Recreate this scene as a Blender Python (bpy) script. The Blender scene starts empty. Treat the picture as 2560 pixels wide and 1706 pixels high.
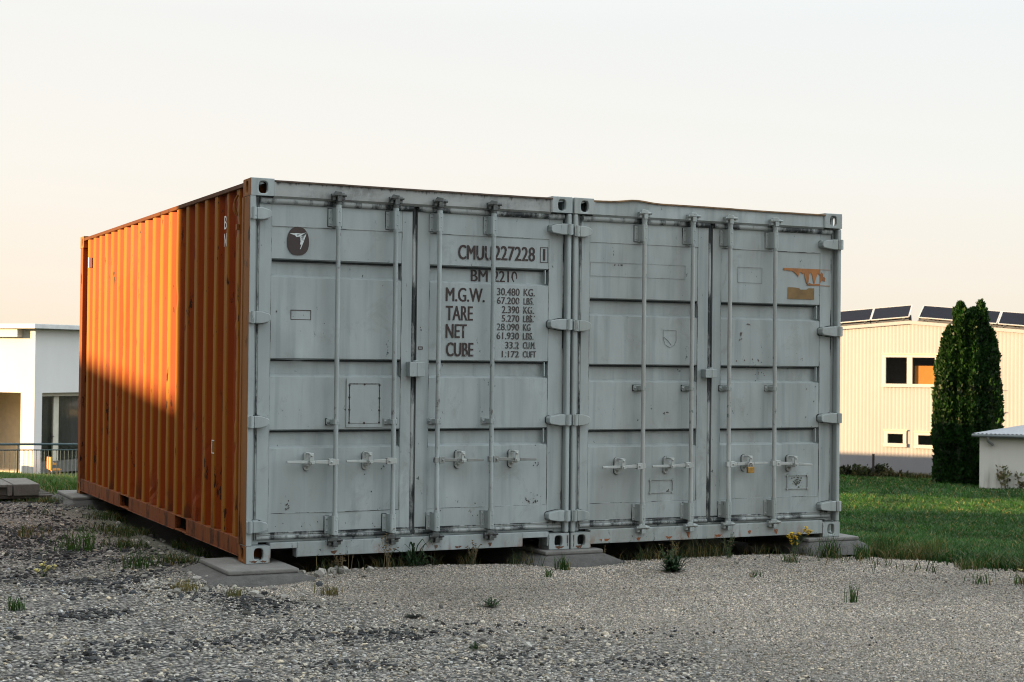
import bpy, bmesh, math, random
import numpy as np
from mathutils import Vector, Matrix, noise as mnoise
R = math.radians
S = bpy.context.scene
COL = S.collection
random.seed(7)
rng = np.random.default_rng(11)

# ------------------------------------------------------------------ camera
CAM = Vector((-3.0051, -10.2831, 1.3712))
yaw, pitch, roll = 0.4495, 0.0133, 0.0111
f = Vector((math.sin(yaw)*math.cos(pitch), math.cos(yaw)*math.cos(pitch), math.sin(pitch)))
r = f.cross(Vector((0, 0, 1))).normalized(); u = r.cross(f)
r2 = r*math.cos(roll)+u*math.sin(roll); u2 = -r*math.sin(roll)+u*math.cos(roll)
cd = bpy.data.cameras.new('camera'); cam = bpy.data.objects.new('camera', cd); COL.objects.link(cam)
cam.matrix_world = Matrix(((r2.x, u2.x, -f.x, CAM.x), (r2.y, u2.y, -f.y, CAM.y), (r2.z, u2.z, -f.z, CAM.z), (0, 0, 0, 1)))
cd.sensor_width = 36; cd.sensor_fit = 'HORIZONTAL'; cd.lens = 55.5; cd.clip_end = 3000; cd.clip_start = .1
cd.dof.use_dof = True; cd.dof.focus_distance = 10.6; cd.dof.aperture_fstop = 7.5
S.camera = cam
S.cycles.filter_width = 1.05

# ------------------------------------------------------------------ sky and sun
SUN_EL = R(7.0)
SUN_AZ = math.atan2(-0.965, 0.26)          # compass angle from +Y towards +X
sdir = Vector((math.sin(SUN_AZ)*math.cos(SUN_EL), math.cos(SUN_AZ)*math.cos(SUN_EL), math.sin(SUN_EL)))
W = bpy.data.worlds.new('World'); S.world = W; W.use_nodes = True
wt = W.node_tree; wt.nodes.clear()
wo = wt.nodes.new('ShaderNodeOutputWorld'); bg = wt.nodes.new('ShaderNodeBackground')
sky = wt.nodes.new('ShaderNodeTexSky'); sky.sky_type = 'NISHITA'; sky.sun_disc = False
sky.sun_elevation = SUN_EL; sky.sun_rotation = SUN_AZ; sky.air_density = 1.0; sky.dust_density = 2.5; sky.ozone_density = 1.0
bg.inputs[1].default_value = 0.05
# a thin bright veil of evening haze over the clear sky, with brightness added overhead and opposite the sun
tc = wt.nodes.new('ShaderNodeTexCoord'); sep = wt.nodes.new('ShaderNodeSeparateXYZ')
wt.links.new(tc.outputs['Generated'], sep.inputs[0])
ramp = wt.nodes.new('ShaderNodeValToRGB'); wt.links.new(sep.outputs['Z'], ramp.inputs[0])
el = ramp.color_ramp.elements
el[0].position = 0.0; el[0].color = (6.8, 5.75, 4.5, 1)
el[1].position = 1.0; el[1].color = (12.5, 13.4, 14.0, 1)
for p_, c_ in ((.05, (6.85, 6.15, 5.3)), (.12, (6.65, 6.4, 6.0)), (.21, (6.3, 6.3, 6.2)), (.45, (8.2, 8.6, 8.9))):
    e = el.new(p_); e.color = (*c_, 1)
dot = wt.nodes.new('ShaderNodeVectorMath'); dot.operation = 'DOT_PRODUCT'
wt.links.new(tc.outputs['Generated'], dot.inputs[0])
dot.inputs[1].default_value = Vector((sdir.x, sdir.y, 0)).normalized()
dm = wt.nodes.new('ShaderNodeMapRange'); wt.links.new(dot.outputs['Value'], dm.inputs[0])
dm.inputs[1].default_value = -1.0; dm.inputs[2].default_value = -.5; dm.inputs[3].default_value = 2.4; dm.inputs[4].default_value = .76  # sky brightened opposite the sun, added for side light on the doors
tint = wt.nodes.new('ShaderNodeValToRGB'); dm2 = wt.nodes.new('ShaderNodeMapRange')
wt.links.new(dot.outputs['Value'], dm2.inputs[0]); dm2.inputs[1].default_value = -1; dm2.inputs[2].default_value = .3
wt.links.new(dm2.outputs[0], tint.inputs[0])
te = tint.color_ramp.elements; te[0].position = 0; te[0].color = (.90, .96, 1.0, 1); te[1].position = 1; te[1].color = (1, .985, .96, 1)
vm = wt.nodes.new('ShaderNodeMix'); vm.data_type = 'RGBA'; vm.blend_type = 'MULTIPLY'; vm.inputs[0].default_value = 1
wt.links.new(ramp.outputs[0], vm.inputs[6]); wt.links.new(tint.outputs[0], vm.inputs[7])
sc = wt.nodes.new('ShaderNodeVectorMath'); sc.operation = 'SCALE'
wt.links.new(vm.outputs[2], sc.inputs[0]); wt.links.new(dm.outputs[0], sc.inputs['Scale'])
mix = wt.nodes.new('ShaderNodeMix'); mix.data_type = 'RGBA'; mix.inputs[0].default_value = .965
wt.links.new(sky.outputs[0], mix.inputs[6]); wt.links.new(sc.outputs[0], mix.inputs[7])
wt.links.new(mix.outputs[2], bg.inputs[0]); wt.links.new(bg.outputs[0], wo.inputs[0])

sl = bpy.data.lights.new('sun', 'SUN'); sl.energy = 5.0; sl.color = (1.0, .66, .33); sl.angle = R(.55)
so = bpy.data.objects.new('sun', sl); COL.objects.link(so); so.location = (-20, 5, 30)
so.rotation_euler = (-sdir).to_track_quat('-Z', 'Y').to_euler()
S.view_settings.view_transform = 'Standard'; S.view_settings.look = 'None'; S.view_settings.gamma = 1
S.view_settings.exposure = 2.0

# ------------------------------------------------------------------ helpers
class MB:
    """collects shapes and links them as ONE mesh object"""
    def __init__(s): s.v = []; s.f = []; s.m = []; s.sm = []
    def add(s, vs, fs, m=0, sm=False):
        b = len(s.v); s.v += [tuple(p) for p in vs]
        for q in fs: s.f.append([b+i for i in q]); s.m.append(m); s.sm.append(sm)
        return s
    def box(s, x0, x1, y0, y1, z0, z1, m=0):
        v = [(x, y, z) for z in (z0, z1) for y in (y0, y1) for x in (x0, x1)]
        return s.add(v, [(0, 2, 3, 1), (4, 5, 7, 6), (0, 1, 5, 4), (2, 6, 7, 3), (0, 4, 6, 2), (1, 3, 7, 5)], m)
    def obox(s, c, ax, ay, az, m=0):
        c, ax, ay, az = Vector(c), Vector(ax), Vector(ay), Vector(az)
        v = [c+ax*i+ay*j+az*k for k in (-1, 1) for j in (-1, 1) for i in (-1, 1)]
        return s.add(v, [(0, 2, 3, 1), (4, 5, 7, 6), (0, 1, 5, 4), (2, 6, 7, 3), (0, 4, 6, 2), (1, 3, 7, 5)], m)
    def prism(s, poly, axis, a, b, m=0):
        """poly: 2-D points in the other two axes (in x,y,z order), extruded along axis from a to b"""
        def P(p, t):
            return {'x': (t, p[0], p[1]), 'y': (p[0], t, p[1]), 'z': (p[0], p[1], t)}[axis]
        n = len(poly); v = [P(p, a) for p in poly]+[P(p, b) for p in poly]
        fs = [(i, (i+1) % n, n+(i+1) % n, n+i) for i in range(n)]
        return s.add(v, fs+[tuple(range(n-1, -1, -1)), tuple(range(n, 2*n))], m)
    def tube(s, pts, rad, n=10, m=0, cap=True):
        pts = [Vector(p) for p in pts]; rad = rad if isinstance(rad, (list, tuple)) else [rad]*len(pts)
        v = []; fs = []
        for i, p in enumerate(pts):
            d = (pts[min(i+1, len(pts)-1)]-pts[max(i-1, 0)]).normalized()
            a = d.orthogonal().normalized() if i == 0 else (a-d*a.dot(d)).normalized()
            b = d.cross(a)
            v += [p+(a*math.cos(t)+b*math.sin(t))*rad[i] for t in [2*math.pi*k/n for k in range(n)]]
        for i in range(len(pts)-1):
            fs += [(i*n+k, i*n+(k+1) % n, (i+1)*n+(k+1) % n, (i+1)*n+k) for k in range(n)]
        s.add(v, fs, m, True)
        if cap:
            s.add(v[:n], [tuple(range(n-1, -1, -1))], m); s.add(v[-n:], [tuple(range(n))], m)
        return s
    def rivet(s, x, y, z, rad=.007, h=.006, m=0):
        """domed rivet head facing -y"""
        n = 8; v = []
        for rr, dy in ((1, 0), (.85, .55), (.45, .92)):
            v += [(x+rad*rr*math.cos(2*math.pi*k/n), y-h*dy, z+rad*rr*math.sin(2*math.pi*k/n)) for k in range(n)]
        v.append((x, y-h, z)); fs = []
        for i in range(2): fs += [(i*n+k, i*n+(k+1) % n, (i+1)*n+(k+1) % n, (i+1)*n+k) for k in range(n)]
        fs += [(2*n+k, 2*n+(k+1) % n, 3*n) for k in range(n)]
        return s.add(v, fs, m, True)
    def build(s, name, mat, parent=None, bevel=0, seg=2, merge=False, smooth=False, recalc=True):
        me = bpy.data.meshes.new(name); me.from_pydata(s.v, [], s.f)
        for mm in (mat if isinstance(mat, (list, tuple)) else [mat]): me.materials.append(mm)
        me.polygons.foreach_set('material_index', s.m); me.polygons.foreach_set('use_smooth', s.sm)
        if merge or recalc:
            b = bmesh.new(); b.from_mesh(me)
            if merge: bmesh.ops.remove_doubles(b, verts=b.verts, dist=1e-5)
            bmesh.ops.recalc_face_normals(b, faces=b.faces); b.to_mesh(me); b.free()
        if smooth:
            me.polygons.foreach_set('use_smooth', [True]*len(me.polygons)); me.set_sharp_from_angle(angle=R(30))
        me.update()
        o = bpy.data.objects.new(name, me); COL.objects.link(o)
        if parent: o.parent = parent
        if bevel:
            md = o.modifiers.new('bevel', 'BEVEL'); md.width = bevel; md.segments = seg; md.limit_method = 'ANGLE'; md.angle_limit = R(40)
        return o

def tag(o, label=None, cat=None, group=None, kind=None):
    if label: o['label'] = label
    if cat: o['category'] = cat
    if group: o['group'] = group
    if kind: o['kind'] = kind
    return o
def empty(name, loc, label, cat, group=None, rz=0):
    o = bpy.data.objects.new(name, None); COL.objects.link(o); o.location = loc; o.rotation_euler.z = rz
    o.empty_display_size = .2
    return tag(o, label, cat, group)
def np_mesh(name, V, F, mat, colors=None, smooth=False, parent=None):
    """fast mesh from arrays; F is (n,k) of equal-sized faces; colors one RGB per vertex"""
    me = bpy.data.meshes.new(name); k = F.shape[1]
    me.vertices.add(len(V)); me.vertices.foreach_set('co', V.astype(np.float32).ravel())
    me.loops.add(F.size); me.loops.foreach_set('vertex_index', F.astype(np.int32).ravel())
    me.polygons.add(len(F)); me.polygons.foreach_set('loop_start', np.arange(0, F.size, k, dtype=np.int32))
    me.polygons.foreach_set('use_smooth', np.full(len(F), smooth))
    me.materials.append(mat)
    if colors is not None:
        ca = me.color_attributes.new('tone', 'FLOAT_COLOR', 'POINT')
        c = np.ones((len(V), 4), np.float32); c[:, :3] = colors; ca.data.foreach_set('color', c.ravel())
    me.update(calc_edges=True); me.validate()
    o = bpy.data.objects.new(name, me); COL.objects.link(o)
    if parent: o.parent = parent
    return o

# ------------------------------------------------------------------ materials
class NT:
    def __init__(s, name):
        s.mat = bpy.data.materials.new(name); s.mat.use_nodes = True; s.t = s.mat.node_tree; s.t.nodes.clear()
        s.out = s.n('ShaderNodeOutputMaterial'); s.p = s.n('ShaderNodeBsdfPrincipled'); s.l(s.p.outputs[0], s.out.inputs[0])
        s.tc = s.n('ShaderNodeTexCoord')
    def n(s, k, **kw):
        x = s.t.nodes.new(k)
        for a, b in kw.items(): setattr(x, a, b)
        return x
    def l(s, a, b): s.t.links.new(a, b)
    def coord(s, scale=(1, 1, 1), src='Object'):
        m = s.n('ShaderNodeMapping'); s.l(s.tc.outputs[src], m.inputs[0]); m.inputs['Scale'].default_value = scale; return m.outputs[0]
    def noise(s, sc, scale=(1, 1, 1), det=4, rough=.55, src='Object', dist=0):
        x = s.n('ShaderNodeTexNoise'); s.l(s.coord(scale, src), x.inputs['Vector'])
        x.inputs['Scale'].default_value = sc; x.inputs['Detail'].default_value = det; x.inputs['Roughness'].default_value = rough
        x.inputs['Distortion'].default_value = dist; return x.outputs['Fac']
    def voro(s, sc, scale=(1, 1, 1), feature='F1', out='Distance', src='Object', rand=1):
        x = s.n('ShaderNodeTexVoronoi', feature=feature); s.l(s.coord(scale, src), x.inputs['Vector']); x.inputs['Scale'].default_value = sc
        x.inputs['Randomness'].default_value = rand
        return x.outputs[out]
    def ramp(s, fac, *stops):
        x = s.n('ShaderNodeValToRGB'); s.l(fac, x.inputs[0]); el = x.color_ramp.elements
        while len(el) < len(stops): el.new(.5)
        for q, (p, c) in zip(el, stops):
            q.position = p; q.color = (c, c, c, 1) if not isinstance(c, (tuple, list)) else (*c, 1)
        return x.outputs[0]
    def mix(s, fac, a, b, mode='MIX'):
        x = s.n('ShaderNodeMix'); x.data_type = 'RGBA'; x.blend_type = mode
        for i, q in ((0, fac), (6, a), (7, b)):
            if isinstance(q, (int, float)): x.inputs[i].default_value = q
            elif isinstance(q, (tuple, list)): x.inputs[i].default_value = (*q, 1)
            else: s.l(q, x.inputs[i])
        return x.outputs[2]
    def math(s, op, a, b=0, c=None):
        x = s.n('ShaderNodeMath', operation=op)
        for i, q in enumerate((a, b, c)):
            if q is None: continue
            if isinstance(q, (int, float)): x.inputs[i].default_value = q
            else: s.l(q, x.inputs[i])
        return x.outputs[0]
    def axis(s, k, src='Object'):
        x = s.n('ShaderNodeSeparateXYZ'); s.l(s.tc.outputs[src], x.inputs[0]); return x.outputs[k]
    def attr(s, name):
        x = s.n('ShaderNodeAttribute'); x.attribute_name = name; return x
    def bump(s, h, strength=.3, dist=.01):
        x = s.n('ShaderNodeBump'); x.inputs['Strength'].default_value = strength; x.inputs['Distance'].default_value = dist
        s.l(h, x.inputs['Height']); s.l(x.outputs[0], s.p.inputs['Normal']); return x
    def set(s, **kw):
        for k, v in kw.items():
            i = s.p.inputs[k]
            if isinstance(v, (int, float)): i.default_value = v
            elif isinstance(v, (tuple, list)): i.default_value = (*v, 1)
            else: s.l(v, i)
        return s

def m_grey(name, wear=.5, base=(.31, .352, .357), wearcol=(.012, .02, .023), lowrust=True, streak=1.0):
    m = NT(name)
    big = m.noise(1.3, (1, 1, .7), 3); mid = m.noise(7, (1, 1, .25), 5)
    c = m.mix(m.ramp(big, (.3, 0), (.7, 1)), tuple(q*.93 for q in base), tuple(q*1.15 for q in base))
    c = m.mix(m.ramp(mid, (.35, 0), (.75, .55*streak)), c, (base[0]*.74, base[1]*.70, base[2]*.66))
    st = m.ramp(m.noise(16, (1, 1, .05), 3), (.52, 0), (.72, .5*streak))
    c = m.mix(st, c, (base[0]*.62, base[1]*.66, base[2]*.67))
    sm = m.ramp(m.noise(4.2, (1, 1, .8), 6, .7, dist=.6), (.56, 0), (.74, .55)); c = m.mix(sm, c, (base[0]*.58, base[1]*.53, base[2]*.48))
    chip = m.ramp(m.noise(26, (1, 1, .6), 6, .65), (.70-.10*wear, 0), (.725-.10*wear, 1))
    patch = m.ramp(m.noise(2.6, (1, 1, 1), 3), (.46, 0), (.6, 1))
    c = m.mix(m.math('MULTIPLY', chip, patch), c, wearcol)
    rough = m.ramp(mid, (.3, .42), (.8, .62))
    if lowrust:
        z = m.axis(2, 'Object')
        low = m.ramp(z, (.0, 1), (.12, 0))
        rn = m.ramp(m.noise(9, (1, 1, .5), 5, .7), (.56, 0), (.64, 1))
        c = m.mix(m.math('MULTIPLY', m.math('MULTIPLY', low, rn), .8), c, (.20, .07, .025))
    m.set(**{'Base Color': c, 'Roughness': rough, 'Specular IOR Level': .38})
    h = m.math('ADD', m.math('MULTIPLY', m.noise(2.2, (1, 1, .8), 2), 1.0), m.math('MULTIPLY', m.noise(120, det=2), .02))
    m.bump(h, .35, .05)
    return m.mat

def m_orange(name, base=(.205, .031, .003), chipamt=.5, rail=False, proud=False):
    m = NT(name)
    big = m.noise(1.6, (1, 1, .4), 4)
    c = m.mix(m.ramp(big, (.3, 0), (.75, 1)), (base[0]*.9, base[1]*.85, base[2]), (base[0]*1.15, base[1]*1.3, base[2]*1.4))
    st = m.ramp(m.noise(20, (1, 1, .04), 3), (.52, 0), (.74, .3)); c = m.mix(st, c, (base[0]*.9, base[1]*1.9, base[2]*4))
    if proud:      # the proud ridges of the corrugation are tinted towards a lighter ochre
        pr = m.ramp(m.axis(0), (.014, 1), (.022, 0)); c = m.mix(m.math('MULTIPLY', pr, m.ramp(m.noise(5, (1, 1, .1), 4), (.3, .65), (.7, 1))), c, (.27, .112, .010))
    sp = m.ramp(m.noise(11, (1, 1, .35), 6, .7), (.632-.05*chipamt, 0), (.65-.05*chipamt, 1)); pt = m.ramp(m.noise(1.9, det=2), (.44, 0), (.54, 1))
    c = m.mix(m.math('MULTIPLY', sp, pt), c, (.03, .012, .007))
    fine = m.ramp(m.noise(42, (1, 1, .5), 5, .7), (.665, 0), (.68, 1)); c = m.mix(m.math('MULTIPLY', fine, .8), c, (.04, .016, .009))
    low = m.ramp(m.axis(2), (.10, 1), (.42, 0)); rn = m.ramp(m.noise(7, (1, 1, .4), 6, .7), (.52, 0), (.60, 1))
    c = m.mix(m.math('MULTIPLY', low, rn), c, (.055, .02, .010))
    m.set(**{'Base Color': c, 'Roughness': m.ramp(big, (.3, .5), (.8, .65)), 'Specular IOR Level': .06})
    m.bump(m.noise(3.5, (1, 1, .5), 3), .35, .03)
    return m.mat

def m_plain(name, col, rough=.6, var=.15, sc=8, metal=0, bump=0):
    m = NT(name); n = m.noise(sc, det=5)
    c = m.mix(m.ramp(n, (.3, 0), (.7, 1)), tuple(q*(1-var) for q in col), tuple(min(1, q*(1+var)) for q in col))
    m.set(**{'Base Color': c, 'Roughness': rough, 'Metallic': metal})
    if bump: m.bump(m.noise(sc*5, det=6), bump, .01)
    return m.mat

GREY = m_grey('grey_paint', .35)
GREYW = m_grey('worn_grey_paint', .8, streak=1.3)
GREYB = m_grey('grey_paint_second', .3, base=(.305, .342, .342), streak=1.2)
GREYBW = m_grey('worn_grey_paint_second', .8, base=(.30, .335, .33), streak=1.4)
def m_header():
    m = NT('header_paint'); base = (.32, .345, .34)
    c = m.mix(m.ramp(m.noise(5, (1, 1, .3), 4), (.3, 0), (.75, .6)), base, (.235, .24, .22))
    st = m.ramp(m.noise(2.6, (1, 1, 2.2), 4, .6), (.46, 0), (.68, .9)); sp = m.ramp(m.noise(26, (1, 1, .6), 6, .75), (.34, .1), (.66, 1))
    c = m.mix(m.math('MULTIPLY', m.math('MULTIPLY', st, sp), .8), c, (.03, .03, .028))
    top = m.ramp(m.axis(2), (2.545, 0), (2.572, 1))
    # dark rain streaks running down from the roof edge
    x = m.n('ShaderNodeMapRange'); m.l(m.axis(2), x.inputs[0]); x.inputs[1].default_value = 2.53; x.inputs[2].default_value = 2.575
    dr = m.ramp(m.math('ADD', m.math('MULTIPLY', m.noise(24, (1, 1, .05), 4, .7), .9), m.math('MULTIPLY', x.outputs[0], .28)), (.63, 0), (.74, 1))
    c = m.mix(m.math('MULTIPLY', dr, .85), c, (.035, .033, .03))
    m.set(**{'Base Color': c, 'Roughness': .55}); m.bump(m.noise(4, det=3), .3, .03); return m.mat
HEADER = m_header()
def m_gasket(name, amt=.5):
    m = NT(name); n = m.noise(9, (1, 1, .35), 6, .7); n2 = m.noise(2.2, det=3)
    k = m.ramp(m.math('ADD', m.math('MULTIPLY', n, .6), m.math('MULTIPLY', n2, .5)), (.5+.10*(1-amt), 0), (.58+.10*(1-amt), 1))
    c = m.mix(k, (.29, .315, .31), (.011, .015, .017)); m.set(**{'Base Color': c, 'Roughness': .6}); m.bump(n, .5, .01); return m.mat
SEAM = m_plain('dirty_sealant', (.05, .056, .055), .85, .5, 30); RIBSHADE = m_plain('black_rib_shade', (.016, .021, .022), .9, .5, 18); SEAMP = m_gasket('patchy_sealant', .75); GASKET = m_gasket('painted_rubber', .62); GASKETD = m_gasket('bare_rubber_and_outline', 1.0)
DARK = m_plain('dark_steel', (.018, .018, .017), .6)
IRON = m_plain('grimy_iron', (.06, .068, .066), .5, .6, 30)
ORANGE = m_orange('orange_paint', proud=True); 
RAILO = m_orange('orange_rail_paint', (.185, .052, .015), .8)
POSTO = m_orange('ochre_worn_paint', (.25, .095, .024), 1.1)
ROOFM = m_plain('rusty_roof_steel', (.07, .045, .03), .8, .5, 12)
CONC = None
TOPR = m_orange('dark_top_rail_paint', (.085, .028, .008), .9)
def m_concrete(name, col, sc=6):
    m = NT(name); n = m.noise(sc, det=8, rough=.65); c = m.mix(m.ramp(n, (.3, 0), (.72, 1)), tuple(q*.6 for q in col), col)
    sp = m.ramp(m.noise(90, det=3, rough=.8), (.6, 0), (.72, .6)); c = m.mix(sp, c, tuple(q*.45 for q in col))
    m.set(**{'Base Color': c, 'Roughness': .9}); m.bump(m.noise(45, det=8, rough=.7), .6, .02); return m.mat
CONC = m_concrete('concrete', (.21, .205, .19)); CONCD = m_concrete('old_concrete', (.115, .112, .105), 14)

def m_letter(name, col, paintcol=(.35, .385, .38), amt=.5):
    m = NT(name); n = m.noise(30, (1.6, 1, .35), 5, .7); b = m.noise(6, det=3)
    k = m.ramp(m.math('ADD', m.math('MULTIPLY', n, .7), m.math('MULTIPLY', b, .3)), (.5+.14*(1-amt)-.02, 0), (.5+.14*(1-amt)+.03, 1))
    m.set(**{'Base Color': m.mix(k, col, paintcol), 'Roughness': .55}); return m.mat
LETTER = m_letter('worn_stencil_ink', (.022, .011, .009), amt=.10)
LETTERS = m_letter('faded_stencil_ink', (.035, .03, .028), amt=.30)
INK = m_plain('dark_line_ink', (.04, .03, .026), .6, .4, 40)
FAINT = m_plain('faint_scratch', (.20, .215, .21), .6, .3, 40)
WHITEL = m_plain('white_letter_paint', (.72, .70, .66), .5, .1)
EMBD = m_plain('emblem_dark_brown', (.026, .014, .012), .5, .2); EMBW = m_plain('emblem_pale', (.50, .54, .54), .5, .2, 60)
BRASS = m_plain('brass', (.36, .22, .07), .35, .3, 40, .8); STEEL = m_plain('dull_steel', (.35, .35, .34), .35, .2, 30, .8)
def m_torn(name):
    m = NT(name); n = m.noise(9, (1.3, 1, 1.1), 5, .6); c = m.mix(m.ramp(n, (.4, 0), (.65, 1)), (.34, .135, .035), (.22, .09, .03))
    m.set(**{'Base Color': c, 'Roughness': .7}); return m.mat
TORN = m_torn('orange_sticker'); BROWNST = m_plain('brown_sticker', (.175, .105, .035), .7, .3, 14)

# ------------------------------------------------------------------ terrain
def hgt(x, y):
    x = np.asarray(x, float); y = np.asarray(y, float)
    t = (x-5.3)*.853+(y+1.5)*.521
    sp = np.logaddexp(0, t/.5)*.5
    d = np.where(sp < 14, .105*sp, 1.47+.0462*(sp-14))
    z = -.075-np.minimum(d, 3.4)
    near = np.exp(-((x-1)**2+(y+1)**2)/220.)
    z = z+near*(.014*np.sin(1.7*x+.6*y)+.012*np.sin(1.1*y-.7*x+2)+.008*np.sin(3.1*x+1)*np.sin(2.7*y))
    # hollow below the two containers, shaped to deepen their shade
    inx = 1/(1+np.exp(-(x-.15)/.06))/(1+np.exp((x-4.75)/.06)); iny = 1/(1+np.exp(-(y-.10)/.07))/(1+np.exp((y-5.9)/.1))
    z = z*(1-inx*iny)-.075*inx*iny
    for (fx_, fy_, fw) in ((.03, -.38, .38), (2.45, -.18, .36), (4.9, -.16, .4)): z = z-.026*np.exp(-((x-fx_)/fw)**2-((y-fy_)/.16)**2)
    z = z-.10*np.exp(-((x+.75)/.75)**2-((y-7.0)/.7)**2)
    return z-.10*inx*iny-.05*np.exp(-((x-.0)/.5)**2)*np.exp(-((y-3.2)/2.0)**2)
def lawn_mask(x, y):
    """1 on grass, 0 on gravel"""
    x = np.asarray(x, float); y = np.asarray(y, float)
    w = .18*np.sin(2.3*y+1)+.12*np.sin(5.1*y)+.1*np.sin(3.3*x)
    xb = 5.25+np.where(y < 0, -.30*y, .0)+np.where(y < -3, -(y+3)*1.5, 0)
    a = 1/(1+np.exp(-(x-xb-w)/.14))
    b = 1/(1+np.exp(-(y-7.6-.35*np.sin(3*x))/.3))
    c = .5*np.exp(-((x+.08)/.26)**2)/(1+np.exp(-(y-.75)/.25))
    return np.clip(np.maximum(np.maximum(a, b), c), 0, 1)
def coarse_mask(x, y):
    w = .25*np.sin(1.3*y)+.15*np.sin(3.7*y+1)
    return 1/(1+np.exp((x-(-.15-.36*np.minimum(y, .6))-w)/.18))

gx = np.concatenate([-np.geomspace(800, 9, 28), np.arange(-8.5, -3, .5), np.arange(-3, 8, .075), np.arange(8, 20, .4), np.geomspace(20.5, 900, 46)])
gy = np.concatenate([-np.geomspace(800, 9, 28), np.arange(-8.5, -5.5, .5), np.arange(-5.5, 8.5, .075), np.arange(8.5, 20, .4), np.geomspace(20.5, 900, 46)])
XX, YY = np.meshgrid(gx, gy); ZZ = hgt(XX, YY)
V = np.stack([XX.ravel(), YY.ravel(), ZZ.ravel()], 1); nx, ny = len(gx), len(gy)
I = np.arange(nx*ny).reshape(ny, nx)
F = np.stack([I[:-1, :-1].ravel(), I[:-1, 1:].ravel(), I[1:, 1:].ravel(), I[1:, :-1].ravel()], 1)
gc = np.zeros((len(V), 3)); gc[:, 0] = lawn_mask(V[:, 0], V[:, 1]); gc[:, 1] = coarse_mask(V[:, 0], V[:, 1])
gc[:, 2] = ((V[:, 0] > .02) & (V[:, 0] < 4.9) & (V[:, 1] > .0) & (V[:, 1] < 6.1))  # footprint of the containers, where the ground is darkened for shade
m = NT('gravel_and_soil'); at = m.attr('tone'); sp = m.n('ShaderNodeSeparateColor'); m.l(at.outputs['Color'], sp.inputs[0])
cell = m.voro(105, out='Color'); cs = m.n('ShaderNodeSeparateColor'); m.l(cell, cs.inputs[0])
fine = m.ramp(cs.outputs[0], (0, (.10, .09, .075)), (.35, (.21, .195, .165)), (.7, (.31, .285, .245)), (1, (.43, .405, .36)))
gap = m.ramp(m.voro(105), (.35, 1), (.75, .35)); fine = m.mix(1, fine, gap, 'MULTIPLY')
patch = m.ramp(m.noise(.9, det=5), (.35, .82), (.7, 1.12)); fine = m.mix(1, fine, patch, 'MULTIPLY')
cell2 = m.voro(48, out='Color'); c2 = m.n('ShaderNodeSeparateColor'); m.l(cell2, c2.inputs[0])
co = m.ramp(c2.outputs[0], (0, (.05, .055, .055)), (.4, (.17, .165, .15)), (.75, (.28, .265, .24)), (1, (.42, .40, .365)))
co = m.mix(1, co, m.ramp(m.voro(48), (.3, 1), (.7, .25)), 'MULTIPLY')
c = m.mix(sp.outputs[1], fine, co)
soil = m.mix(m.noise(3, det=6), (.045, .042, .022), (.035, .06, .016))
c = m.mix(m.math('MULTIPLY', sp.outputs[0], .92), c, soil)
c = m.mix(m.math('MULTIPLY', sp.outputs[2], .9), c, (.030, .027, .022))  # shade under the containers painted into the ground colour
m.set(**{'Base Color': c, 'Roughness': .95, 'Specular IOR Level': .2})
hh = m.math('ADD', m.math('MULTIPLY', m.voro(105), -.5), m.math('MULTIPLY', m.noise(14, det=6), .8)); m.bump(hh, .8, .012)
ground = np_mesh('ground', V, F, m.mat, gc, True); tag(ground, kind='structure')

# ------------------------------------------------------------------ containers
CL, CW, CH = 6.058, 2.438, 2.591
def fx(xm, y):     # x seen on the door plane y=0 -> x of the same sight line at depth y
    return xm+y*(xm+3.005)/10.283

def rect_hole(mb, o, a, b, w, h, cu, cv, rw, rh, depth, nrm, m=0):
    """rectangle o..o+a*w+b*h with an oval hole, its rim running inwards along nrm*depth"""
    o, a, b, nrm = Vector(o), Vector(a), Vector(b), Vector(nrm); N = 32; out = []; inn = []
    for k in range(N):
        t = k/N*8
        s_, q = int(t)//2, (t % 2)-1
        px, py = [(1, q), (-q, 1), (-1, -q), (q, -1)][s_]
        an = math.atan2(py*rh, px*rw); 
        ex = 3.0; c, s = math.cos(an), math.sin(an)
        lx = rw*math.copysign(abs(c)**(2/ex), c); ly = rh*math.copysign(abs(s)**(2/ex), s)
        out.append(o+a*(w*(px+1)/2)+b*(h*(py+1)/2)); inn.append(o+a*(cu+lx)+b*(cv+ly))
    inn2 = [p+nrm*depth for p in inn]
    vs = out+inn+inn2
    fs = [(k, (k+1) % N, N+(k+1) % N, N+k) for k in range(N)]+[(N+k, N+(k+1) % N, 2*N+(k+1) % N, 2*N+k) for k in range(N)]
    mb.add(vs, fs, m)

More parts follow.
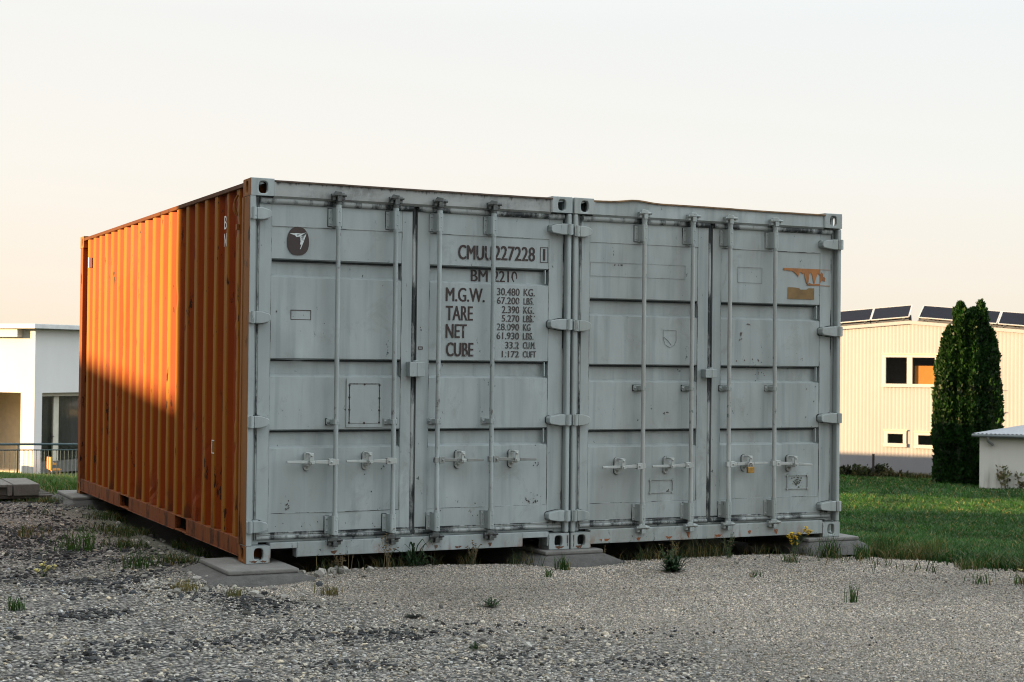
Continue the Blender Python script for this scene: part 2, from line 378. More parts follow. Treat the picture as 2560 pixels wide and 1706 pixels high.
def casting(parent, right, back, top, mats, base):
    """hollow corner casting with oval holes in end and side faces (material 0 end, 1 side)"""
    w, d, h = .165, .178, .118
    x0 = CW-w if right else 0; y0 = CL-d if back else 0; z0 = CH-h if top else 0
    x0 += .002 if right else -.002; y0 += .003 if back else -.003
    x1, y1, z1 = x0+w, y0+d, z0+h
    mb = MB(); rw, rh = .032, .041
    cx = .088 if not right else w-.088
    yf, ny = (y1, -1) if back else (y0, 1)
    rect_hole(mb, (x0, yf, z0), (1, 0, 0), (0, 0, 1), w, h, cx, h/2+(-.003 if top else .003), rw, rh, .03, (0, ny, 0), 0)
    xs, nxn = (x1, -1) if right else (x0, 1)
    rect_hole(mb, (xs, y0, z0), (0, 1, 0), (0, 0, 1), d, h, d-.09 if back else .09, h/2, .026, .040, .03, (nxn, 0, 0), 1)
    zt, nz = (z1, -1) if top else (z0, 1)
    rect_hole(mb, (x0, y0, zt), (1, 0, 0), (0, 1, 0), w, d, w/2, d/2, .031, .06, .03, (0, 0, nz), 0)
    yo = y0 if back else y1; xo = x0 if right else x1; zo = z0 if top else z1
    mb.add([(x0, yo, z0), (x1, yo, z0), (x1, yo, z1), (x0, yo, z1)], [(0, 1, 2, 3)], 1)
    mb.add([(xo, y0, z0), (xo, y1, z0), (xo, y1, z1), (xo, y0, z1)], [(0, 1, 2, 3)], 0)
    mb.add([(x0, y0, zo), (x1, y0, zo), (x1, y1, zo), (x0, y1, zo)], [(0, 1, 2, 3)], 0)
    return mb.build('corner_casting', mats, parent, bevel=.006, seg=2, merge=True)

def text_mesh(name, items, mats, parent, y):
    """stencilled writing lying on the door: items = (string, x0, x1, z0, z1[, material])"""
    for it in items:
        mb = MB()
        s, x0, x1, z0, z1 = it[:5]; mi = it[5] if len(it) > 5 else 0
        cu = bpy.data.curves.new('t', 'FONT'); cu.body = s; cu.size = 1; cu.resolution_u = 3; cu.offset = 0
        o = bpy.data.objects.new('t', cu); COL.objects.link(o)
        dg = bpy.context.evaluated_depsgraph_get(); me = bpy.data.meshes.new_from_object(o.evaluated_get(dg))
        P = np.array([v.co[:2] for v in me.vertices]); lo, hi = P.min(0), P.max(0)
        # capital height and width of the line set the scale
        q = (P-lo)/(hi-lo)
        wb = (z1-z0)*.030       # each stroke thickened by three closely stacked prints
        for j, dx in enumerate((-wb, 0, wb)): mb.add([(x0+a*(x1-x0)+dx, y-.0003*j, z0+b*(z1-z0)) for a, b in q], [tuple(p.vertices) for p in me.polygons], mi)
        bpy.data.objects.remove(o); bpy.data.curves.remove(cu); bpy.data.meshes.remove(me)
        mb.build(name, mats, parent, recalc=False)

def frame_lines(mb, x0, x1, z0, z1, t, y, d=.0015, m=0):
    mb.box(x0, x1, y, y+d, z0, z0+t, m); mb.box(x0, x1, y, y+d, z1-t, z1, m)
    mb.box(x0, x0+t, y, y+d, z0+t, z1-t, m); mb.box(x1-t, x1, y, y+d, z0+t, z1-t, m)

def bumpy_sheet(xs, prof, dent, ymul=1):
    """door skin: grid of xs times profile points (y,z); dent(x,z) pushes it in or out"""
    vs = []; n = len(prof)
    for x in xs:
        for (y, z) in prof: vs.append((x, y+dent(x, z), z))
    fs = [(i*n+j, (i+1)*n+j, (i+1)*n+j+1, i*n+j+1) for i in range(len(xs)-1) for j in range(n-1)]
    return vs, fs

YD = .050                      # depth of the door skin behind the corner posts
def make_door(cont, K, side):
    """one door leaf; K holds the measurements of this container (x as seen on the door plane, local)"""
    ox = K['ox']
    X = lambda xm, y: fx(xm+ox, y)-ox
    left = side == 'l'
    xa, xb = (X(.064, YD), X(1.170, YD)) if left else (X(1.211, YD), X(K['re'], YD))
    pl, pr = (X(K['pl'][0], YD), X(K['pl'][1], YD)) if left else (X(K['pr'][0], YD), X(K['pr'][1], YD))
    z0, z1 = .190, 2.425
    seed = K['seed']+(0 if left else 5)
    def dent(x, z):
        e = min((x-pl)/.06, (pr-x)/.06, 1); e = max(0, e)
        d = .0042*mnoise.noise(Vector((x*2.3, seed, z*2.1)))+.0025*mnoise.noise(Vector((x*6, seed+3, z*5)))
        for (dx, dz, dr, da) in K['dents'].get(side, []):
            q = ((x-dx)**2+(z-dz)**2)/dr**2
            d += da*math.exp(-q)
        return d*e
    prof = []; D = .048
    def seg(za, zb, ya, yb, n):
        for k in range(n): prof.append((ya+(yb-ya)*k/n, za+(zb-za)*k/n))
    zc = K['seam'][0]; seg(z0, zc, YD-.002, YD-.002, 6)
    prof.append((YD-.002, zc)); prof.append((YD+.0025, zc+.003)); last = zc+.004
    for (a, b) in K['ribs'][::-1]:
        seg(last, a-.006, YD+.0025, YD+.0025, 12); prof.append((YD+.0025, a-.006))
        prof.append((YD+.0025+D, a+.013)); seg(a+.014, b-.017, YD+.0025+D, YD+.0025+D, 5); prof.append((YD+.0025+D, b-.016)); prof.append((YD+.0025, b+.003)); last = b+.004
    zc = K['seam'][1]; seg(last, zc-.003, YD+.0025, YD+.0025, 12); prof.append((YD+.0025, zc-.003)); prof.append((YD-.002, zc)); seg(zc+.001, z1, YD-.002, YD-.002, 5); prof.append((YD-.002, z1))
    xs = [pl+(pr-pl)*i/26 for i in range(27)]
    mb = MB(); v, fs = bumpy_sheet(xs, prof, dent); mb.add(v, fs, 0, True)
    # stiles either side of the skin, their inner faces closing the ribs
    for (a, b) in ((xa, pl-.0015), (pr+.0015, xb)): mb.box(a, b, YD, YD+.075, z0, z1)
    mb.box(xa, xb, YD-.001, YD+.06, z0-.034, z0-.001); mb.box(xa, xb, YD-.001, YD+.06, z1+.001, z1+.03)
    for (a, b) in K['ribs']:                       # narrow wrapped rib ends on the stile
        if not left: mb.box(pr-.03, pr-.022, YD+.004, YD+.034, a+.012, b-.006)
    door = mb.build('door', K['paint'], cont, smooth=True)
    for xx in (pl-.001, pr+.001):      # cracked sealant along the seams between skin and stiles
        sm = MB(); sm.box(xx-.0017, xx+.0017, YD-.0008, YD+.004, z0, z1); sm.build('sealant_and_rib_shade', SEAMP, door, recalc=False)
    for zz in K['seam']:
        sm = MB(); sm.box(pl+.002, pr-.002, YD-.0028, YD+.002, zz-.0012, zz+.0022); sm.build('sealant_and_rib_shade', SEAMP, door, recalc=False)
    for (a, b) in K['ribs']:       # black bead painting in the shade under the rib's upper fold
        sm = MB(); sm.tube([(pl+(pr-pl)*i/30, YD+.0025+.030, b-.0075+.0012*mnoise.noise(Vector((i*.7, b, seed)))) for i in range(31)],   .0108, 6); sm.build('sealant_and_rib_shade', RIBSHADE, door, recalc=False)
    # --- gasket
    g = MB(); wx = [xa+(xb-xa)*i/22 for i in range(23)]
    wav = lambda x, k: .004*mnoise.noise(Vector((x*5, k, seed)))
    g.tube([(x, YD-.006, 2.447+wav(x, 1)) for x in wx], .023, 10)
    g.build('gasket', GASKET, door); g = MB()
    g.tube([(x, YD-.004+wav(x, 3), .166+wav(x, 2)) for x in wx], .014, 8); g.tube([(x, YD+.002+wav(x, 5), .188+wav(x, 4)*1.2) for x in wx], .007, 6)
    xe = xa-.006 if left else xb+.006
    g.build('gasket', GASKET, door)
    g = MB(); g.tube([(x, YD-.0035, .1975+wav(x, 6)*.8) for x in wx], .0042, 6); g.build('gasket', GASKETD, door)
    g = MB()
    if left: g.box(xb+.001, X(1.208, YD), YD+.018, YD+.06, .15, 2.46); g.tube([(xb+.010+wav(z, 8)+.004, YD+.012, z) for z in [.15+2.31*i/40 for i in range(41)]], .015, 8)
    if left: g.build('gasket', K['gask'], door); g = MB()
    g.box(xe-.008, xe+.008, YD+.008, YD+.05, .15, 2.46); g.tube([(xe, YD+.008, .15), (xe, YD+.008, 2.46)], .007, 8)
    g.build('gasket', K['gask'], door)
    # --- hinges
    for zh in K['hz']:
        h = MB(); hh = .040
        if left:
            a, b, c = .000, .040, .146; sgn = 1
        else:
            a, b, c = CW, CW-.040, K['hin']; sgn = -1
        h.tube([(a+sgn*.020, -.012, zh-hh), (a+sgn*.020, -.012, zh+hh)], .017, 12)
        h.box(min(a-sgn*.003, b), max(a-sgn*.003, b), -.020, .004, zh-hh+.001, zh+hh-.001)
        tip = .026
        poly = [(b+sgn*.003, zh-hh), (b+sgn*.045, zh-hh), (c-sgn*.012, zh-tip-.002), (c, zh-tip+.012), (c, zh+tip-.012), (c-sgn*.012, zh+tip), (b+sgn*.045, zh+hh), (b+sgn*.003, zh+hh)]
        h.prism(poly, 'y', -.014, YD+.002)
        h.build('hinge', K['paintw'], door, bevel=.0045)
        h = MB(); e_ = .0055
        h.prism([(px_+(e_*sgn if abs(px_-c) < .03 else -e_*sgn)+.0, pz_+(e_ if pz_ > zh else -e_)+random.uniform(-.002, .002)) for px_, pz_ in poly], 'y', YD-.004, YD+.004)
        h.build('hinge_outline', GASKETD, door)  # added dark plate drawing the grime outline round the hinge leaf
    # --- locking bars
    for (xr, hdir, padl) in K['rods'][side]:
        yr = -.020; x = X(xr, yr)
        bow = .004*(1 if hdir > 0 else -1)
        rod = MB(); zs = [.115+i*(2.40/30) for i in range(31)]
        rod.tube([(x+.0035*mnoise.noise(Vector((z*1.3, x*3, seed)))+K['lean'].get(xr, 0)*(z-1.3), yr+.002*mnoise.noise(Vector((z*2, 9, x))), z) for z in zs], .0165, 12)
        rod = rod.build('locking_bar', K['rod'], door)
        xt = x+K['lean'].get(xr, 0)*1.15; xl = x-K['lean'].get(xr, 0)*1.15
        for (zc, xx, up) in ((2.487, xt, 1), (.125, xl, -1)):       # cam keepers
            c = MB(); c.box(xx-.017, xx+.017, -.046, .004, zc-.030, zc+.018*up+.02)
            c.box(xx-.046, xx-.022, -.028, .012, zc-.020, zc+.026); c.box(xx+.020, xx+.046, -.028, .012, zc-.016, zc+.030)
            c.prism([(xx-.05, zc+.012), (xx-.03, zc+.042), (xx+.012, zc+.036), (xx+.012, zc+.010)], 'y', -.050, -.030)
            c.tube([(xx-.055, -.034, zc+.012), (xx-.018, -.034, zc+.012)], .011, 8); c.tube([(xx+.016, -.034, zc+.016), (xx+.052, -.036, zc+.014)], .010, 8)
            c.tube([(xx, yr, zc-.05*up), (xx, yr, zc-.02*up)], .021, 10)
            c.build('cam', [K['camm']], door, bevel=.003)
        for (zg, xx) in ((2.352, x+K['lean'].get(xr, 0)*1.05), (K['lowg'], x-K['lean'].get(xr, 0)*1.05)):       # long guides
            q = MB(); hh = .060
            q.box(xx-.052, xx-.023, YD-.012, YD-.003, zg-hh, zg+hh); q.box(xx+.023, xx+.046, YD-.012, YD-.003, zg-hh, zg+hh)
            q.prism([(xx-.025, YD-.002), (xx-.023, -.028), (xx-.014, -.038), (xx+.014, -.038), (xx+.023, -.028), (xx+.025, YD-.002)], 'z', zg-hh-.004, zg+hh+.004)
            q.tube([(xx, yr, zg+hh), (xx, yr, zg+hh+.024)], .020, 12); q.tube([(xx, yr, zg-hh-.022), (xx, yr, zg-hh)], .0195, 12)
            for zz in (-.042, 0, .042):
                q.rivet(xx-.038, YD-.012, zg+zz, .0075 if zz else .004); q.rivet(xx+.036, YD-.012, zg+zz, .0065 if zz else .0035)
            for zz in (-.036, .036): q.rivet(xx+.004, -.038, zg+zz, .006, .003)
            q.build('bar_guide', K['paintw'], door, bevel=.0025)
            q = MB(); q.box(xx-.0565, xx+.0505, YD-.0035, YD+.004, zg-hh-.004, zg+hh+.004); q.build('guide_outline', GASKETD, door)  # added dark border behind the guide, drawn as its grime outline
        q = MB(); zb = K['midb']                                     # middle bracket
        q.prism([(x-.050, zb-.013), (x-.043, zb-.021), (x+.043, zb-.021), (x+.050, zb-.013), (x+.050, zb+.013), (x+.043, zb+.021), (x-.043, zb+.021), (x-.050, zb+.013)], 'y', YD-.010, YD-.003)
        q.prism([(x-.022, YD-.004), (x-.020, -.026), (x-.012, -.037), (x+.012, -.037), (x+.020, -.026), (x+.022, YD-.004)], 'z', zb-.016, zb+.016)
        q.rivet(x-.038, YD-.010, zb, .009, .009); q.rivet(x+.037, YD-.010, zb, .009, .009); q.rivet(x+.010, -.037, zb, .004, .003)
        q.build('bar_bracket', K['paintw'], door, bevel=.002)
        q = MB(); q.box(x-.053, x+.053, YD-.0035, YD+.004, zb-.0245, zb+.0245); q.build('bracket_outline', GASKETD, door)  # dark grime outline added behind the bracket plate
        # handle: hub on the bar, a tapering flat arm and its catch
        zh = K['hnd']; tilt = K['tilt'].get(xr, 0)
        q = MB(); s = hdir
        q.box(*sorted((x+s*.010, x+s*.052)), -.040, -.004, zh-.023, zh+.023); q.rivet(x+s*.034, -.040, zh, .009, .010)
        q.box(x-.021, x+.021, -.036, .002, zh-.019, zh+.019)
        def arm(x0, x1, za, zb_, ha, hb, ya, yb, th):
            q.add([(x0, ya, za-ha), (x0, ya, za+ha), (x1, yb, zb_+hb), (x1, yb, zb_-hb), (x0, ya+th, za-ha), (x0, ya+th, za+ha), (x1, yb+th, zb_+hb), (x1, yb+th, zb_-hb)],
                  [(0, 1, 2, 3), (7, 6, 5, 4), (0, 4, 5, 1), (3, 2, 6, 7), (1, 5, 6, 2), (0, 3, 7, 4)])
        L = .352
        arm(x+s*.045, x+s*.150, zh, zh+tilt*.3, .014, .010, -.030, -.034, .012)
        arm(x+s*.150, x+s*.225, zh+tilt*.3, zh+tilt*.6, .010, .009, -.034, -.040, .014)
        arm(x+s*.225, x+s*L, zh+tilt*.6, zh+tilt, .0105, .008, -.042, -.046, .018)
        q.build('handle', K['hmat'][0 if s < 0 else 1], door, bevel=.004)
        q = MB(); xc = x+s*.185; zc = zh+tilt*.45
        cap = lambda r_, zt, zb2: [(xc+r_*math.cos(a), zt+r_*math.sin(a)) for a in [math.pi*i/8 for i in range(9)]]+[(xc+r_*math.cos(a), zb2+r_*math.sin(a)) for a in [math.pi+math.pi*i/8 for i in range(9)]]
        q.prism(cap(.023, zc+.042, zc-.040), 'y', YD-.018, YD-.003)
        q.box(xc-.022, xc+.022, -.018, YD-.006, zc-.028, zc-.012); q.box(xc-.010, xc+.018, -.056, -.046, zc-.014, zc+.058)
        q.prism([(xc-.006, zc+.004), (xc+.028, zc+.004), (xc+.022, zc-.012), (xc+.004, zc-.016)], 'y', -.062, -.048)
        q.tube([(xc-.020, -.030, zc+.052), (xc-.020, -.030, zc+.022)], .006, 6); q.box(xc-.014, xc+.02, -.05, .02, zc+.050, zc+.062)
        q.rivet(xc+.002, -.056, zc+.044, .009, .010); q.rivet(xc, YD-.018, zc-.038, .010, .008)
        q.build('handle_catch', K['hmat'][0], door, bevel=.002)
        q = MB(); q.prism(cap(.0255, zc+.042, zc-.041), 'y', YD-.0035, YD+.004); q.build('catch_outline', GASKETD, door)  # dark rim added round the catch as a grime outline
    return door, X

def make_container(ox, label, K):
    c = empty('shipping_container', (ox, 0, 0), label, 'shipping container', 'shipping containers side by side')
    K = dict(K, ox=ox)
    A = K['first']
    sideM = ORANGE if A else K['paint']
    for rt in (False, True):
        for bk in (False, True):
            for tp in (False, True):
                casting(c, rt, bk, tp, [K['cast'] if not bk else RAILO, POSTO if (A and not rt) else K['cast']], 0)
    # corner posts: grey flange to the front, the side painted like the side wall
    for rt in (False, True):
        w0, w1 = (0, .036) if not rt else (CW-.036, CW)
        p = MB(); p.box(w0, w1, 0.0, .062, .1205, CH-.1205)
        side = 1 if (A and not rt) else 0
        q0, q1 = (.0005, .10) if not rt else (CW-.10, CW-.0005)
        p.box(q0, q1, .0625, .205, .1205, CH-.1205, 0)
        if A and not rt:
            p.box(-.0015, .0003, .012, .205, .1215, CH-.1215, 1)      # painted side face
            p.box(-.006, -.001, .150, .185, .122, CH-.122, 1)
        p.build('corner_post', [K['paint'], POSTO], c, bevel=.013, seg=4)
        p = MB(); p.box(0 if not rt else CW-.11, .11 if not rt else CW, CL-.14, CL-.01, .1185, CH-.1185)
        p.build('corner_post', RAILO if (A and not rt) else K['paint'], c, bevel=.006)
    # header, roof lip and sill
    h = MB(); n = 40; xs = [.164+(CW-.328)*i/n for i in range(n+1)]
    prof = [(.03, 2.46), (.008, 2.476), (.008, 2.568), (.06, 2.568), (.06, 2.46)]
    v = []; 
    for x in xs: v += [(x, y+K['warp'](x)[0]*(1 if z > 2.5 else 0), z+K['warp'](x)[1]*(1 if z > 2.5 else 0)) for y, z in prof]
    h.add(v, [(i*5+j, (i+1)*5+j, (i+1)*5+(j+1) % 5, i*5+(j+1) % 5) for i in range(n) for j in range(5)], 0, True)
    h.box(.164, .174, -.002, .03, 2.474, 2.566); h.box(CW-.174, CW-.164, -.002, .03, 2.474, 2.566)
    h.build('header', K['header'], c, smooth=True)
    h = MB(); v = []; prof = [(-.006, 2.5685), (-.006, 2.578), (.02, 2.583), (.1, 2.583), (.1, 2.5685)]
    for x in xs: v += [(x, y+K['warp'](x)[0]*1.3+.002*mnoise.noise(Vector((x*9, 2, 0))), z+K['warp'](x)[1]+.002*mnoise.noise(Vector((x*7, 5, 0)))) for y, z in prof]
    h.add(v, [(i*5+j, (i+1)*5+j, (i+1)*5+(j+1) % 5, i*5+(j+1) % 5) for i in range(n) for j in range(5)])
    h.build('roof_lip', K['lip'], c)
    s = MB(); y0, y1 = .004, .09
    if A:
        pk = ((.170, .352), (2.062, 2.262)); a = .164
        for (p0, p1) in pk:
            s.box(a, p0-.001 if p0 > .2 else .171, y0, y1, .034, .134); s.box(p0-.001 if p0 > .2 else .171, p1+.006, y0, y1, .094, .1335)
            s.box(p1, p1+.006, y0-.003, y1, .030, .0935); a = p1+.0065
        s.box(a, CW-.164, y0, y1, .034, .134)
    else: s.box(.164, CW-.164, y0, y1, .030, .134)
    s.box(.10, CW-.10, .06, .16, .1345, .15)
    s.build('sill', K['paintw'], c, bevel=.004)
    # side walls
    for rt in (False, True):
        ys = []; outer, inner = .011, .047
        k = 19; prof = [(CL-.13, inner), (5.80, inner)]
        flats = [.386+.2803*i for i in range(19, -1, -1)]
        for yt in flats: prof += [(yt+.066, inner), (yt, outer), (yt-.072, outer), (yt-.138, inner)]
        prof += [(.20, inner)]
        zs = [.150+(2.395)*i/48 for i in range(49)]; mbs = MB(); v = []
        damage = [(5.2, .42, .10, .02), (3.55, .34, .16, .03), (2.85, .28, .18, .035), (1.45, .26, .2, .035), (1.2, .6, .25, .018), (.39, .75, .5, .02), (.39, 1.5, .25, .022), (.66, 2.42, .18, .025), (.386, 2.35, .2, .02), (2.06, 1.85, .06, .02), (4.0, 1.6, .4, .008)] if A else []
        for (y, x) in prof:
            for z in zs:
                d = 0.003*mnoise.noise(Vector((y*3, z*1.2, 4)))+.0016*mnoise.noise(Vector((y*9, z*4, 7))); dy = .003*mnoise.noise(Vector((y*2, z*1.5, 14)))
                for (a, b, rr, am) in damage:
                    q = ((y-a)/.06)**2+((z-b)/rr)**2; wv = math.exp(-q)*am
                    d += wv*(.5+.7*mnoise.noise(Vector((y*20, z*14, 1)))); dy += wv*.9*mnoise.noise(Vector((3, z*11, a)))
                xx = x+d; v.append((xx if not rt else CW-xx, y+dy, z))
        nz = len(zs); mbs.add(v, [(i*nz+j, i*nz+j+1, (i+1)*nz+j+1, (i+1)*nz+j) for i in range(len(prof)-1) for j in range(nz-1)])
        mbs.build('side_panel', sideM if not rt else K['paint'], c)
        tr = MB(); a, b = (0.002, .06) if not rt else (CW-.06, CW-.002); tr.box(a, b, .176, CL-.176, 2.541, 2.572); tr.build('top_rail', TOPR if not rt and A else K['paint'], c, bevel=.004)
        br = MB(); a, b = (.001, .05) if not rt else (CW-.05, CW-.001)
        yy = [.176, 1.623, 1.973, 3.64, 4.01, CL-.176]
        for i in (0, 2, 4):
            br.box(a, b, yy[i], yy[i+1], .040, .153)
            lip = [(yy[i], .0), (yy[i+1], 0)]
            br.box(a-.0 if rt else a-.008, b if not rt else b+.008, yy[i]+.002, yy[i+1]-.002, .034, .040-.0005)
        for i in (1, 3):
            br.box(a, b, yy[i]+.0005, yy[i+1]-.0005, .034, .046); br.box(a, b, yy[i]+.0005, yy[i+1]-.0005, .145, .1525)
            br.box(.08 if not rt else CW-.3, .3 if not rt else CW-.08, yy[i]-.02, yy[i+1]+.02, .05, .145, 1)
        br.build('bottom_rail', [RAILO if not rt and A else K['paint'], DARK], c, bevel=.004)
    e = MB(); e.box(.11, CW-.11, CL-.06, CL-.02, .15, 2.54); e.build('end_panel', RAILO if A else K['paint'], c)
    rf = MB(); nxr = 44; v = []
    for i in range(nxr+1):
        y = .1+(CL-.2)*i/nxr
        for x in (.06, CW*.5, CW-.06): v.append((x, y, 2.548+(.018 if i % 2 else 0)))
    rf.add(v, [(i*3+j, (i+1)*3+j, (i+1)*3+j+1, i*3+j+1) for i in range(nxr) for j in range(2)]); rf.build('roof', ROOFM, c)
    fl = MB(); fl.box(.06, CW-.06, .16, CL-.1, .12, .149); 
    for i in range(14): fl.box(.06, CW-.06, .4+i*.4, .45+i*.4, .03, .119)
    fl.build('underframe', DARK, c)
    dl, X = make_door(c, K, 'l'); dr, X = make_door(c, K, 'r')
    # lock box across the gap
    lb = MB(); a, b, z0, z1 = K['lock']; a, b = X(a, -.01), X(b, -.01)
    lb.box(a, b, -.022, YD-.003, z0, z1); lb.box(a+.055, a+.062, -.026, -.018, z0+.004, z1-.004); lb.prism([(a+.035, z1), (a+.075, z1), (a+.068, z1+.012), (a+.042, z1+.012)], 'y', -.015, .02)
    lb.build('lock_box', K['paint'], c, bevel=.004)
    return c, dl, dr, X

KA = dict(first=True, seed=1, ribs=[(1.936, 2.055), (1.258, 1.378), (.772, .893)], seam=(.327, 2.277), pl=(.149, 1.093), pr=(1.305, 2.249), re=2.362,
          hz=(2.352, 1.652, .950, .247), hin=2.262, rods={'l': [(.622, -1, 0), (1.046, -1, 0)], 'r': [(1.379, 1, 0), (1.801, 1, 0)]}, lean={}, lowg=.240,
          midb=.947, hnd=.674, tilt={.622: .006, 1.046: .004, 1.379: -.004, 1.801: -.006}, lock=(1.158, 1.273, 1.261, 1.364),
          dents={'l': [(.35, 1.39, .05, -.016), (.33, 1.50, .16, -.012), (.55, .45, .2, .006), (.3, .55, .2, -.006)], 'r': [(2.18, 1.24, .05, .010), (1.6, .5, .2, .006)]},
          warp=lambda x: (.002*math.sin(x*3), .002*math.sin(x*2+1)),
          paint=GREY, paintw=GREYW, gask=GASKETD, rod=m_grey('scraped_bar_paint', 1.15, wearcol=(.13, .125, .115), streak=1.5, lowrust=False), camm=IRON, cast=GREYW, header=HEADER, lip=ROOFM,
          hmat=[m_grey('handle_paint', .9, base=(.36, .39, .38), lowrust=False), m_grey('bare_handle', 1.5, base=(.20,.215,.205), wearcol=(.03, .035, .03), lowrust=False)])
KB = dict(first=False, seed=21, ribs=[(1.729, 1.855), (1.234, 1.362), (.748, .874)], seam=(.325, 2.272), pl=(.134, 1.076), pr=(1.289, 2.225), re=2.328,
          hz=(2.342, 1.645, .949, .245), hin=2.244, rods={'l': [(.602, -1, 0), (1.030, -1, 0)], 'r': [(1.371, 1, 0), (1.796, 1, 0)]}, lean={.602: -.002, 1.371: -.002, 1.796: -.003}, lowg=.248,
          midb=1.186, hnd=.600, tilt={.602: -.002, 1.03: -.003, 1.371: .006, 1.796: -.016}, lock=(1.150, 1.251, 1.267, 1.333),
          dents={'l': [(.4, 1.5, .3, .004)], 'r': [(2.0, 1.70, .12, .010), (1.9, 1.40, .15, -.010), (2.1, .62, .12, .008), (1.55, 1.1, .2, -.006)]},
          warp=lambda x: (-.018*math.exp(-((x-.50)/.10)**2)+.006*math.sin(x*9)*math.exp(-x), .016*math.exp(-((x-.52)/.13)**2)+.006*math.exp(-((x-.9)/.5)**2)),
          paint=GREYB, paintw=GREYBW, gask=GASKETD, rod=m_grey('scraped_bar_paint_second', 1.0, base=(.34, .365, .355), wearcol=(.12, .16, .15), streak=1.4, lowrust=False), camm=GREYBW, cast=GREYBW, header=GREYB, lip=m_plain('rusted_lip', (.16, .095, .045), .8, .6, 14),
          hmat=[m_grey('handle_paint_second', .8, base=(.35, .375, .365), lowrust=False)]*2)
GAP = .018
OXB = CW+GAP
ca, da_l, da_r, XA = make_container(0, 'weathered grey shipping container with orange corrugated side and stencilled weights, on the left', KA)
cb, db_l, db_r, XB = make_container(OXB, 'weathered grey shipping container with torn orange sticker and brass padlock, on the right', KB)

# writing and marks on the doors of the first container
ys = YD-.0005
t = lambda s, a, b, z0, z1, m=0: (s, XA(a, ys), XA(b, ys), z0, z1, m)
text_mesh('lettering', [t('CMUU', 1.526, 1.790, 2.103, 2.207), t('227228', 1.806, 2.132, 2.108, 2.212), t('1', 2.202, 2.216, 2.118, 2.204)], [LETTER], da_r, YD-.001)
yr_ = YD+.0025+.048-.0015
text_mesh('lettering', [(a, XA(b, yr_), XA(c_, yr_), d, e_) for a, b, c_, d, e_ in [('BM', 1.625, 1.755, 1.951, 2.034), ('2210', 1.800, 1.990, 1.951, 2.034)]], [LETTER], da_r, yr_)
text_mesh('lettering', [t('M.G.W.', 1.433, 1.732, 1.799, 1.899), t('TARE', 1.435, 1.640, 1.665, 1.768), t('NET', 1.436, 1.594, 1.539, 1.637), t('CUBE', 1.440, 1.648, 1.407, 1.507)], [LETTER], da_r, YD-.001)
rows = [('30.480', 'KG.', 1.833, 2.135, 1.853, 1.907), ('67.200', 'LBS.', 1.833, 2.128, 1.791, 1.841), ('2.390', 'KG.', 1.873, 2.128, 1.725, 1.777), ('5.270', 'LBS.', 1.873, 2.128, 1.663, 1.712),
        ('28.090', 'KG', 1.833, 2.104, 1.600, 1.650), ('61.930', 'LBS.', 1.833, 2.128, 1.536, 1.586), ('33.2', 'CU.M.', 1.903, 2.145, 1.469, 1.518), ('1.172', 'CUFT', 1.877, 2.150, 1.405, 1.452)]
its = []
for a, b, x0, x1, z0, z1 in rows: its += [t(a, x0, 2.012, z0, z1), t(b, 2.046, x1, z0, z1)]
text_mesh('lettering', its, [LETTERS], da_r, YD-.001)
b = MB(); frame_lines(b, XA(2.177, ys), XA(2.241, ys), 2.103, 2.216, .004, YD-.0025); frame_lines(b, XA(1.223, ys), XA(1.258, ys), 1.452, 1.474, .006, YD-.0025)
b.build('check_digit_frame', INK, da_r)
# dark oval emblem with a pale angular bird
b = MB(); cx_, cz_ = XA(.3345, ys), 2.180; loop = []
for k in range(40):
    a = 2*math.pi*k/40; c_, s_ = math.cos(a), math.sin(a)
    loop.append((cx_+.078*math.copysign(abs(c_)**.8, c_)*(1-.05*s_), cz_+.097*math.copysign(abs(s_)**.9, s_)))
b.prism(loop, 'y', YD-.0010, YD+.0015, 0)
em = lambda p: [(cx_+(x-455)/172*.155, cz_-(y-571)/222*.194) for x, y in p]
for poly in ([(388, 514), (440, 509), (480, 512), (520, 500), (512, 520), (470, 535), (440, 540), (432, 528), (408, 520)], [(520, 500), (514, 530), (500, 568), (470, 548), (466, 536)],
             [(470, 545), (503, 566), (492, 590), (486, 606), (476, 632), (470, 634), (480, 598), (470, 596), (474, 572)]):
    b.prism(em(poly), 'y', YD-.0030, YD-.0011, 1)
for poly in ([(478, 540), (512, 512), (492, 552)], [(448, 516), (470, 520), (446, 530)]): b.prism(em(poly), 'y', YD-.0042, YD-.0031, 2)  # mid-grey facets of the printed bird
b.build('emblem', [EMBD, EMBW, m_plain('emblem_mid_grey', (.17, .19, .19), .6)], da_l)
b = MB(); frame_lines(b, XA(.288, ys), XA(.434, ys), 1.642, 1.711, .005, YD-.002); b.build('plate_outline', INK, da_l)
# riveted vent plate below the right bar of the left door
b = MB(); x0, x1 = XA(.694, ys), XA(.961, ys); b.box(x0, x1, YD-.0045, YD+.001, .906, 1.244)
b.build('vent_plate', GREY, da_l, bevel=.0015)
b = MB(); x0, x1 = XA(.716, ys), XA(.936, ys)
for i in range(30):        # broken black sealant round the inner panel
    for (pa, pb) in (((x0, 1.208), (x1, 1.208)), ((x0, .934), (x0, 1.208)), ((x1, .934), (x1, 1.208)), ((x0, .934), (x1, .934))):
        w_ = .0035+.003*random.random(); tt = i/30; 
        if pa[1] == .934 and pb[1] == .934: w_ = .0012
        px, pz = pa[0]+(pb[0]-pa[0])*tt, pa[1]+(pb[1]-pa[1])*tt; qx, qz = pa[0]+(pb[0]-pa[0])*(tt+1/30), pa[1]+(pb[1]-pa[1])*(tt+1/30)
        b.box(min(px, qx)-w_/2, max(px, qx)+w_/2, YD-.0068, YD-.0045-.0002*random.random(), min(pz, qz)-w_/2, max(pz, qz)+w_/2)
